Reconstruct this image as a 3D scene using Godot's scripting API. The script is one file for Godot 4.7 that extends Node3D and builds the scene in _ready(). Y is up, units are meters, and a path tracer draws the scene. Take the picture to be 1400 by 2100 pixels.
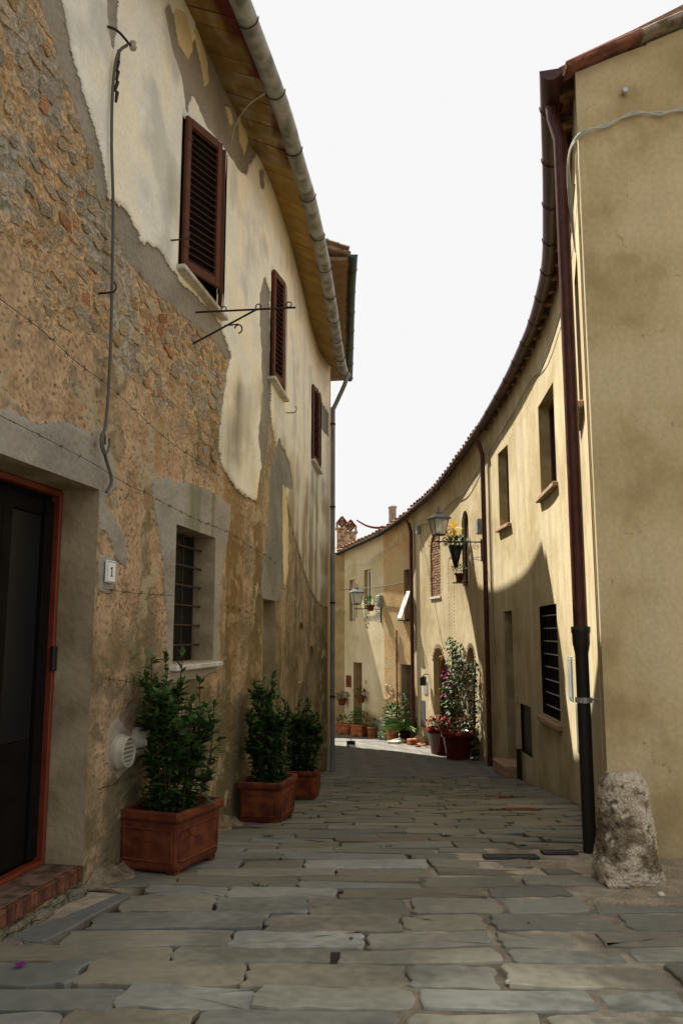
extends Node3D
# A narrow street between old plastered houses. Ground plan: x across the street, d = -z along it, y up. Metres.

class Curve1:
	var xs: PackedFloat32Array
	var ys: PackedFloat32Array
	var ms: PackedFloat32Array
	func _init(k: Array) -> void:
		for i in range(0, k.size(), 2):
			xs.append(k[i])
			ys.append(k[i + 1])
		var n := xs.size()
		ms.resize(n)
		for i in n:
			if i == 0:
				ms[i] = (ys[1] - ys[0]) / (xs[1] - xs[0])
			elif i == n - 1:
				ms[i] = (ys[i] - ys[i - 1]) / (xs[i] - xs[i - 1])
			else:
				var h0 := xs[i] - xs[i - 1]
				var h1 := xs[i + 1] - xs[i]
				var a := (ys[i] - ys[i - 1]) / h0
				var b := (ys[i + 1] - ys[i]) / h1
				ms[i] = 0.0 if a * b <= 0.0 else (h0 + h1) / (h1 / a + h0 / b)
	func at(t: float) -> float:
		var n := xs.size()
		if t <= xs[0]:
			return ys[0] + ms[0] * (t - xs[0])
		if t >= xs[n - 1]:
			return ys[n - 1] + ms[n - 1] * (t - xs[n - 1])
		var i := 0
		while t > xs[i + 1]:
			i += 1
		var h := xs[i + 1] - xs[i]
		var s := (t - xs[i]) / h
		var s2 := s * s
		var s3 := s2 * s
		return (2 * s3 - 3 * s2 + 1) * ys[i] + (s3 - 2 * s2 + s) * h * ms[i] + (-2 * s3 + 3 * s2) * ys[i + 1] + (s3 - s2) * h * ms[i + 1]
	func slope(t: float) -> float:
		return (at(t + 0.02) - at(t - 0.02)) / 0.04

class Face:
	# a wall that follows the street: x = curve(d); side +1 looks towards +x, -1 towards -x
	var c: Curve1
	var side := 1.0
	var across := false   # true: s runs along x and the wall looks towards the square
	func _init(curve: Curve1, sd: float, ac := false) -> void:
		c = curve
		side = sd
		across = ac
	func n(s: float) -> Vector3:
		if across:
			return Vector3(c.slope(s), 0, 1).normalized()
		return Vector3(side, 0, side * c.slope(s)).normalized()
	func p(s: float, y: float, off := 0.0) -> Vector3:
		var b := Vector3(s, y, -c.at(s)) if across else Vector3(c.at(s), y, -s)
		return b + n(s) * off if off != 0.0 else b
	func tang(s: float) -> Vector3:
		var v := Vector3(1, 0, -c.slope(s)) if across else Vector3(c.slope(s), 0, -1)
		return v.normalized()
	func frame(s: float, y: float, off := 0.0) -> Transform3D:
		# local x along the wall (increasing s), y up, z out of the wall
		var z := n(s)
		var x := tang(s)
		return Transform3D(Basis(x, Vector3.UP, z), p(s, y, off))

var cl := Curve1.new([0.5, -2.49, 3.0, -2.04, 5.0, -1.68, 7.0, -1.32, 8.0, -1.15, 8.5, -1.07, 9.5, -0.89, 10.5, -0.79, 12.5, -0.66, 14.5, -0.545, 15.7, -0.43, 16.3, -0.27])
var cr := Curve1.new([6.3, 1.97, 8.4, 2.49, 10.5, 2.93, 12.5, 3.14, 14.4, 3.2, 16.5, 3.15, 18.5, 2.95, 20.3, 2.62, 22.8, 2.0, 24.3, 1.25])
var ce := Curve1.new([6.0, 6.31, 8.0, 6.35, 10.0, 6.35, 13.0, 6.28, 15.75, 6.1, 17.4, 5.94, 18.8, 5.71, 20.7, 5.28, 22.3, 5.05, 24.3, 4.55, 26.6, 4.25])
var cg := Curve1.new([-8.0, 0.2, 0.0, 0.12, 3.0, 0.08, 5.7, 0.0, 8.0, -0.2, 11.0, -0.53, 14.4, -0.9, 17.0, -1.05, 20.0, -1.16, 24.0, -1.38, 28.0, -1.55, 40.0, -1.9])
var lw := Face.new(cl, 1.0)
var rw := Face.new(cr, -1.0)
var fw := Face.new(Curve1.new([24.3, 1.25, 26.6, 0.1]), -1.0)
var gw := Face.new(Curve1.new([16.3, -0.27, 18.0, -0.3, 23.4, -0.3]), 1.0)
var ew := Face.new(Curve1.new([1.97, 6.3, 7.5, 5.75]), 1.0, true)
var rng := RandomNumberGenerator.new()
var M := {}
var TX := {}
const WHITE := Color(1, 1, 1)

func lin(r: float, g: float, b: float) -> Color:
	return Color(r, g, b).linear_to_srgb()

# ------------------------------------------------------------------ mesh helpers
func begin(smooth := false) -> SurfaceTool:
	var st := SurfaceTool.new()
	st.begin(Mesh.PRIMITIVE_TRIANGLES)
	st.set_smooth_group(0 if smooth else -1)
	return st

func tri(st: SurfaceTool, a: Vector3, b: Vector3, c: Vector3) -> void:
	st.add_vertex(a)
	st.add_vertex(c)
	st.add_vertex(b)

func quad(st: SurfaceTool, a: Vector3, b: Vector3, c: Vector3, d: Vector3) -> void:
	tri(st, a, b, c)
	tri(st, a, c, d)

func box(st: SurfaceTool, t: Transform3D, size: Vector3, bev := 0.0) -> void:
	# chamfered box centred on t
	var h := size * 0.5
	bev = minf(bev, minf(h.x, minf(h.y, h.z)) * 0.9)
	var hb := h - Vector3(bev, bev, bev)
	st.set_smooth_group(-1)
	for ax in 3:
		var u := (ax + 1) % 3
		var v := (ax + 2) % 3
		for s in [-1.0, 1.0]:
			var q: Array[Vector3] = []
			for k in [[-1, -1], [1, -1], [1, 1], [-1, 1]]:
				var w := Vector3.ZERO
				w[ax] = s * h[ax]
				w[u] = k[0] * hb[u] * s
				w[v] = k[1] * hb[v]
				q.append(t * w)
			quad(st, q[0], q[1], q[2], q[3])
	if bev <= 0.0:
		return
	for ax in 3:
		var u := (ax + 1) % 3
		var v := (ax + 2) % 3
		for su in [-1.0, 1.0]:
			for sv in [-1.0, 1.0]:
				var q: Array[Vector3] = []
				for e in [[-1, 0], [1, 0], [1, 1], [-1, 1]]:
					var w := Vector3.ZERO
					w[ax] = e[0] * hb[ax]
					w[u] = su * (h[u] if e[1] == 0 else hb[u])
					w[v] = sv * (hb[v] if e[1] == 0 else h[v])
					q.append(t * w)
				if su * sv > 0:
					quad(st, q[0], q[1], q[2], q[3])
				else:
					quad(st, q[3], q[2], q[1], q[0])
	for sx in [-1.0, 1.0]:
		for sy in [-1.0, 1.0]:
			for sz in [-1.0, 1.0]:
				var a := t * Vector3(sx * h.x, sy * hb.y, sz * hb.z)
				var b := t * Vector3(sx * hb.x, sy * h.y, sz * hb.z)
				var c := t * Vector3(sx * hb.x, sy * hb.y, sz * h.z)
				if sx * sy * sz > 0:
					tri(st, a, b, c)
				else:
					tri(st, a, c, b)

func at(x: float, y: float, z: float, rx := 0.0, ry := 0.0, rz := 0.0) -> Transform3D:
	return Transform3D(Basis.from_euler(Vector3(rx, ry, rz)), Vector3(x, y, z))

func rings(st: SurfaceTool, rs: Array, closed := true) -> void:
	# skin successive rings of equal size
	for i in rs.size() - 1:
		var a: PackedVector3Array = rs[i]
		var b: PackedVector3Array = rs[i + 1]
		var m := a.size()
		for k in (m if closed else m - 1):
			var k2 := (k + 1) % m
			quad(st, a[k], a[k2], b[k2], b[k])

func fan(st: SurfaceTool, r: PackedVector3Array, flip := false) -> void:
	var c := Vector3.ZERO
	for q in r:
		c += q
	c /= r.size()
	for k in r.size():
		var k2 := (k + 1) % r.size()
		if flip:
			tri(st, c, r[k2], r[k])
		else:
			tri(st, c, r[k], r[k2])

func tube(st: SurfaceTool, pts: Array, r: float, sides := 8, r_end := -1.0) -> void:
	var rs := []
	var n := pts.size()
	var up := Vector3.UP
	var first: Vector3 = (pts[1] - pts[0]).normalized()
	if absf(first.dot(up)) > 0.9:
		up = Vector3.RIGHT
	var side := first.cross(up).normalized()
	for i in n:
		var a: Vector3 = pts[maxi(i - 1, 0)]
		var b: Vector3 = pts[mini(i + 1, n - 1)]
		var t := (b - a).normalized()
		side = (side - t * side.dot(t)).normalized()
		var o := t.cross(side)
		var rr := r if r_end < 0.0 else lerpf(r, r_end, float(i) / (n - 1))
		var ring := PackedVector3Array()
		for k in sides:
			var ang := TAU * k / sides
			ring.append(pts[i] + (side * cos(ang) + o * sin(ang)) * rr)
		rs.append(ring)
	st.set_smooth_group(0)
	rings(st, rs)
	st.set_smooth_group(-1)
	fan(st, rs[0], true)
	fan(st, rs[n - 1])

func curve_pts(ctrl: Array, per := 6) -> Array:
	# Catmull-Rom through the points
	var out := []
	for i in ctrl.size() - 1:
		var p0: Vector3 = ctrl[maxi(i - 1, 0)]
		var p1: Vector3 = ctrl[i]
		var p2: Vector3 = ctrl[i + 1]
		var p3: Vector3 = ctrl[mini(i + 2, ctrl.size() - 1)]
		for k in per:
			out.append(p1.cubic_interpolate(p2, p0, p3, float(k) / per))
	out.append(ctrl[ctrl.size() - 1])
	return out

func lathe(st: SurfaceTool, t: Transform3D, prof: Array, segs := 16, smooth := true) -> void:
	# prof: [r, y, r, y ...] from bottom to top on the outside
	var rs := []
	for i in range(0, prof.size(), 2):
		var ring := PackedVector3Array()
		for k in segs:
			var a := -TAU * k / segs
			ring.append(t * Vector3(prof[i] * cos(a), prof[i + 1], prof[i] * sin(a)))
		rs.append(ring)
	st.set_smooth_group(0 if smooth else -1)
	rings(st, rs)
	st.set_smooth_group(-1)

func done(st: SurfaceTool) -> ArrayMesh:
	st.generate_normals()
	return st.commit()

func put(called: String, mesh, mat: Material, parent: Node = null) -> MeshInstance3D:
	var o := MeshInstance3D.new()
	o.name = called
	o.mesh = done(mesh) if mesh is SurfaceTool else mesh
	o.material_override = mat
	o.cast_shadow = GeometryInstance3D.SHADOW_CASTING_SETTING_ON
	(parent if parent else self).add_child(o, true)
	return o

func meta(o: Node, label: String, category := "", group := "", kind := "") -> Node:
	if label:
		o.set_meta("label", label)
	if category:
		o.set_meta("category", category)
	if group:
		o.set_meta("group", group)
	if kind:
		o.set_meta("kind", kind)
	return o

func thing(called: String, label: String, category: String, where := Vector3.ZERO, group := "") -> Node3D:
	var o := Node3D.new()
	o.name = called
	add_child(o, true)
	o.position = where
	meta(o, label, category, group)
	return o

# ------------------------------------------------------------------ textures and materials
func noise_bytes(sd: int, freq: float, oct := 4, kind := FastNoiseLite.TYPE_SIMPLEX_SMOOTH, ret := -1) -> PackedByteArray:
	var f := FastNoiseLite.new()
	f.noise_type = kind
	f.seed = sd
	f.frequency = freq
	f.fractal_octaves = oct
	if oct < 2:
		f.fractal_type = FastNoiseLite.FRACTAL_NONE
	if ret >= 0:
		f.cellular_return_type = ret
		f.cellular_jitter = 0.9
	var im := f.get_seamless_image(512, 512)
	im.convert(Image.FORMAT_L8)
	var data := im.get_data()
	if kind == FastNoiseLite.TYPE_CELLULAR:
		return data
	# spread the values evenly
	var hist := PackedInt32Array()
	hist.resize(256)
	for v in data:
		hist[v] += 1
	var lut := PackedByteArray()
	var run := 0
	for v in 256:
		run += hist[v]
		lut.append(clampi(int(255.0 * (run - hist[v] * 0.5) / data.size()), 0, 255))
	for i in data.size():
		data[i] = lut[data[i]]
	return data

func tone_tex(data: PackedByteArray, lo: Color, hi: Color, contrast := 1.0, mid := 0.5) -> ImageTexture:
	var out := PackedByteArray()
	out.resize(512 * 512 * 3)
	contrast = minf(contrast, 1.15)
	var lut := PackedByteArray()
	for i in 256:
		var t := clampf((i / 255.0 - mid) * contrast + 0.5, 0.0, 1.0)
		var c := lo.lerp(hi, t).linear_to_srgb()
		lut.append(int(c.r * 255))
		lut.append(int(c.g * 255))
		lut.append(int(c.b * 255))
	var k := 0
	for i in data.size():
		var v := data[i] * 3
		out[k] = lut[v]
		out[k + 1] = lut[v + 1]
		out[k + 2] = lut[v + 2]
		k += 3
	return ImageTexture.create_from_image(Image.create_from_data(512, 512, false, Image.FORMAT_RGB8, out))

func grey_tex(data: PackedByteArray) -> ImageTexture:
	return ImageTexture.create_from_image(Image.create_from_data(512, 512, false, Image.FORMAT_L8, data))

func stretch_tex(tex: ImageTexture, w: int, h: int) -> ImageTexture:
	var im := tex.get_image()
	im.resize(w, h, Image.INTERPOLATE_CUBIC)
	return ImageTexture.create_from_image(im)

func mat(color: Color, rough := 0.85, tex: Texture2D = null, scale := 1.0, bump: Texture2D = null, bump_cm := 0.3, vc := false, metal := 0.0) -> StandardMaterial3D:
	var m := StandardMaterial3D.new()
	m.albedo_color = color.linear_to_srgb()
	m.roughness = rough
	m.metallic = metal
	m.metallic_specular = 0.4
	if tex:
		m.albedo_texture = tex
	if bump:
		m.heightmap_enabled = true
		m.heightmap_texture = bump
		m.heightmap_scale = bump_cm
	if tex or bump:
		m.uv1_triplanar = true
		m.uv1_world_triplanar = true
		m.uv1_scale = Vector3(scale, scale, scale)
	m.vertex_color_use_as_albedo = vc
	return m

var NA: PackedByteArray   # broad
var NB: PackedByteArray   # other broad
var NC: PackedByteArray   # fine
var ND: PackedByteArray   # cells: distance
var NV: PackedByteArray   # cells: value
var SRGB: PackedByteArray

func make_noise() -> void:
	NA = noise_bytes(3, 0.006, 5)
	NB = noise_bytes(17, 0.009, 4)
	NC = noise_bytes(29, 0.05, 3)
	ND = noise_bytes(41, 0.035, 1, FastNoiseLite.TYPE_CELLULAR, FastNoiseLite.RETURN_DISTANCE2_SUB)
	NV = noise_bytes(41, 0.035, 1, FastNoiseLite.TYPE_CELLULAR, FastNoiseLite.RETURN_CELL_VALUE)
	SRGB.resize(1025)
	for i in 1025:
		SRGB[i] = int(clampf(Color(i / 1024.0, 0, 0).linear_to_srgb().r, 0, 1) * 255.0 + 0.5)

func make_materials() -> void:
	TX.mottle = tone_tex(NA, Color(0.72, 0.72, 0.72), WHITE, 1.3)
	TX.fine = tone_tex(NC, Color(0.62, 0.62, 0.62), WHITE, 1.2)
	TX.relief = grey_tex(NC)
	TX.broad = grey_tex(NB)
	TX.wood = stretch_tex(tone_tex(NC, Color(0.5, 0.5, 0.5), WHITE, 1.5), 512, 64)
	TX.dirt = tone_tex(NB, Color(0.35, 0.3, 0.22), WHITE, 1.8, 0.42)
	TX.rust = tone_tex(NA, Color(1, 1, 1), Color(0.55, 0.5, 0.42), 2.2)
	M.terracotta = mat(Color(0.17, 0.044, 0.013), 0.8, tone_tex(NB, Color(0.42, 0.26, 0.22), WHITE, 1.1, 0.55), 1.1, TX.relief, 0.15)
	M.terracotta_pale = mat(Color(0.45, 0.17, 0.08), 0.85, TX.dirt, 1.6, TX.relief, 0.15)
	M.sill = mat(Color(0.40, 0.26, 0.17), 0.9, TX.mottle, 1.6, TX.relief, 0.2)
	M.soil = mat(Color(0.07, 0.05, 0.035), 1.0, TX.fine, 4.0, TX.relief, 1.5)
	M.shutter = mat(Color(0.105, 0.031, 0.009), 0.75, TX.mottle, 1.5, TX.relief, 0.05)
	M.soffit = mat(WHITE, 0.8, TX.mottle, 1.2, TX.relief, 0.1, true)
	M.zinc = mat(Color(0.33, 0.34, 0.31), 0.55, tone_tex(NA, Color(0.30, 0.30, 0.26), WHITE, 1.9), 0.9, TX.relief, 0.05)
	M.brown_metal = mat(Color(0.055, 0.018, 0.014), 0.42, TX.mottle, 1.0)
	M.red_pipe = mat(Color(0.075, 0.017, 0.010), 0.5, tone_tex(NB, Color(0.5, 0.5, 0.5), WHITE, 1.0), 1.2, TX.relief, 0.03)
	M.cast_iron = mat(Color(0.020, 0.017, 0.015), 0.55, TX.fine, 2.0, TX.relief, 0.1)
	M.iron = mat(Color(0.035, 0.022, 0.016), 0.7, TX.fine, 3.0)
	M.black = mat(Color(0.012, 0.013, 0.013), 0.5)
	M.green_metal = mat(Color(0.012, 0.055, 0.045), 0.45, TX.mottle, 0.9)
	M.galv = mat(Color(0.45, 0.46, 0.45), 0.4, TX.mottle, 2.0, null, 0.0, false, 0.4)
	M.cable = mat(Color(0.10, 0.09, 0.075), 0.7)
	M.pale_cable = mat(Color(0.42, 0.42, 0.36), 0.6)
	M.white_plastic = mat(Color(0.40, 0.365, 0.28), 0.5, TX.mottle, 2.0)
	M.grey_plastic = mat(Color(0.28, 0.31, 0.32), 0.55, TX.mottle, 1.0)
	M.marble = mat(Color(0.62, 0.58, 0.5), 0.7, TX.mottle, 2.0, TX.relief, 0.3)
	M.door_frame = mat(Color(0.17, 0.03, 0.010), 0.55, TX.mottle, 1.0)
	M.dark_door = mat(Color(0.010, 0.008, 0.007), 0.6, TX.mottle, 1.0)
	M.dark_door.metallic_specular = 0.12
	M.dark = mat(Color(0.012, 0.011, 0.010), 0.9)
	M.dark.metallic_specular = 0.1
	M.brown_wood = mat(Color(0.16, 0.06, 0.022), 0.6, TX.wood, 1.4, TX.relief, 0.1)
	M.cement = mat(Color(0.37, 0.295, 0.185), 0.95, tone_tex(NA, Color(0.62, 0.6, 0.55), WHITE, 1.7), 0.55, TX.relief, 0.25)
	M.cement_grey = mat(Color(0.28, 0.265, 0.23), 0.95, TX.mottle, 0.6, TX.relief, 0.3)
	M.ochre = mat(Color(0.40, 0.325, 0.19), 0.95, tone_tex(NA, Color(0.7, 0.68, 0.62), WHITE, 1.5), 0.5, TX.relief, 0.2)
	M.roof = mat(Color(0.30, 0.17, 0.11), 0.95, TX.dirt, 0.9, TX.relief, 0.4)
	M.tile = mat(WHITE, 0.95, TX.dirt, 1.3, TX.relief, 0.3, true)
	M.brick = mat(Color(0.30, 0.13, 0.07), 0.95, TX.dirt, 2.0, TX.relief, 0.4)
	M.stone = mat(WHITE, 0.95, tone_tex(NC, Color(0.6, 0.56, 0.5), WHITE, 1.3), 1.6, TX.relief, 0.8, true)
	M.leaf = mat(WHITE, 0.55, null, 1.0, null, 0.0, true)
	M.leaf.backlight_enabled = true
	M.leaf.backlight = Color(0.18, 0.22, 0.08)
	M.stem = mat(Color(0.045, 0.03, 0.018), 0.9)
	M.petal = mat(WHITE, 0.6, null, 1.0, null, 0.0, true)
	M.petal.backlight_enabled = true
	M.petal.backlight = Color(0.3, 0.3, 0.3)
	M.red_glaze = mat(Color(0.14, 0.010, 0.008), 0.25, TX.mottle, 1.0)
	M.plain_vc = mat(WHITE, 0.8, null, 1.0, null, 0.0, true)
	M.glass = mat(Color(0.75, 0.8, 0.8), 0.05)
	M.glass.transparency = BaseMaterial3D.TRANSPARENCY_ALPHA
	M.glass.albedo_color.a = 0.12
	M.dark_slab = mat(Color(0.055, 0.05, 0.045), 0.9, TX.mottle, 2.0)
	M.rusty = mat(Color(0.16, 0.045, 0.025), 0.8, TX.mottle, 2.0)
	M.frosted = mat(Color(0.62, 0.66, 0.66), 0.35)
	M.dark_glass = mat(Color(0.010, 0.010, 0.011), 0.35)
	M.dark_glass.metallic_specular = 0.2
	M.white_paint = mat(Color(0.75, 0.75, 0.72), 0.5)

func poly_mask(polys: Array, w: int, h: int, to_px: Array, blur: int) -> PackedByteArray:
	# polygons in (s, y) centimetres -> soft mask at w x h
	var w2 := w / 2
	var h2 := h / 2
	var im := Image.create(w2, h2, false, Image.FORMAT_L8)
	im.fill(Color.BLACK)
	for pl: Array in polys:
		var xs := PackedFloat32Array()
		var ys := PackedFloat32Array()
		for i in range(0, pl.size(), 2):
			xs.append(px_u(pl[i] * 0.01, to_px) * w2)
			ys.append((to_px[3] - pl[i + 1] * 0.01) / (to_px[3] - to_px[2]) * h2)
		for row in h2:
			var cut := []
			var yy := row + 0.5
			var j := xs.size() - 1
			for i in xs.size():
				if (ys[i] > yy) != (ys[j] > yy):
					cut.append(xs[i] + (yy - ys[i]) / (ys[j] - ys[i]) * (xs[j] - xs[i]))
				j = i
			cut.sort()
			for k in range(0, cut.size() - 1, 2):
				var a := clampi(int(round(cut[k])), 0, w2)
				var b := clampi(int(round(cut[k + 1])), 0, w2)
				if b > a:
					im.fill_rect(Rect2i(a, row, b - a, 1), Color.WHITE)
	im.resize(maxi(w * 3 / blur, 4), maxi(h / blur, 4), Image.INTERPOLATE_LANCZOS)
	im.resize(w, h, Image.INTERPOLATE_CUBIC)
	return im.get_data()

func px_u(s: float, m: Array) -> float:
	# m = [s0, s1, y0, y1, logarithmic?]
	if m[4]:
		return absf(log(maxf(s, 0.4) / m[0])) / log(m[1] / m[0])
	return (s - m[0]) / (m[1] - m[0])

# --- the old house's wall: bare rubble, old render, scratch coat, whitewash and cement, one over the other
const LW := 1024
const LH := 2048
var lmap := [3.0, 16.7, -1.4, 7.3, true]
var lmask := {}
var lrows := []
var hrows := []
var lheight: PackedByteArray
var lsmooth: PackedByteArray
var lsw := 0
var lsh := 0

func left_layers() -> Dictionary:
	return {
		"white": [[458, 550, 478, 519, 490, 507, 507, 496, 520, 480, 529, 459, 549, 461, 583, 450, 609, 459, 639, 459, 661, 455, 702, 454, 755, 459, 802, 440, 783, 383, 774, 344, 783, 324, 811, 313, 851, 305, 909, 306, 926, 349, 914, 392, 943, 447, 985, 405, 1168, 310, 1428, 240, 1590, 215, 1690, 200, 1690, 760, 440, 760]],
		"grey": [[425, 600, 438, 534, 486, 494, 508, 473, 520, 451, 529, 459, 520, 480, 507, 496, 478, 519, 458, 550, 440, 640], [537, 457, 553, 465, 587, 454, 614, 463, 666, 458, 755, 463, 810, 440, 796, 433, 757, 440, 679, 432, 616, 428, 571, 430, 541, 440],
			[611, 674, 621, 684, 651, 686, 669, 672, 683, 712, 663, 740, 690, 750, 737, 750, 801, 745, 892, 747, 896, 731, 865, 690, 852, 667, 821, 655, 765, 648, 714, 638, 678, 644, 666, 612, 654, 641, 629, 652], [898, 702, 902, 682, 919, 691, 916, 712], [512, 640, 528, 640, 532, 588, 526, 568, 518, 590], [1510, 625, 1540, 632, 1640, 600, 1635, 555, 1590, 560],
			[924, 582, 906, 547, 914, 497, 925, 441, 910, 379, 936, 339, 965, 393, 966, 466, 953, 574], [1024, 407, 982, 360, 961, 274, 936, 220, 944, 199, 1058, 200, 1077, 236, 1095, 356, 1165, 367, 1123, 396]],
		"cream": [[1060, 355, 1092, 352, 1125, 300, 1120, 240, 1088, 216, 1070, 250], [628, 689, 644, 665, 669, 671, 677, 690, 658, 707], [674, 705, 694, 691, 712, 673, 722, 686, 715, 707, 689, 717], [770, 698, 787, 686, 800, 698, 786, 702], [813, 715, 822, 690, 842, 686, 858, 713, 833, 726]],
		"cement": [[380, 275, 423, 278, 469, 282, 499, 292, 525, 287, 537, 252, 503, 250, 426, 252, 380, 250], [527, 292, 543, 298, 562, 274, 563, 261, 546, 249, 561, 240, 583, 225, 582, 208, 568, 210, 553, 227, 541, 229], [541, 211, 564, 213, 568, 193, 557, 186, 543, 189],
			[621, 277, 658, 285, 740, 292, 822, 290, 816, 257, 791, 206, 797, 124, 659, 120, 663, 160, 648, 217, 631, 250], [569, 101, 581, 104, 601, 91, 620, 69, 581, 61, 562, 77]],
		"rubble": [[40, 584, 380, 600, 392, 420, 413, 373, 448, 363, 459, 347, 475, 335, 516, 353, 555, 348, 605, 344, 664, 341, 713, 310, 766, 314, 783, 324, 774, 344, 783, 383, 810, 440, 755, 463, 592, 496, 517, 563, 455, 690, 440, 760, 40, 760]],
	}

func bump(x: float, a: float, b: float, soft: float) -> float:
	return clampf((x - a) / soft, 0, 1) * clampf((b - x) / soft, 0, 1)

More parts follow.
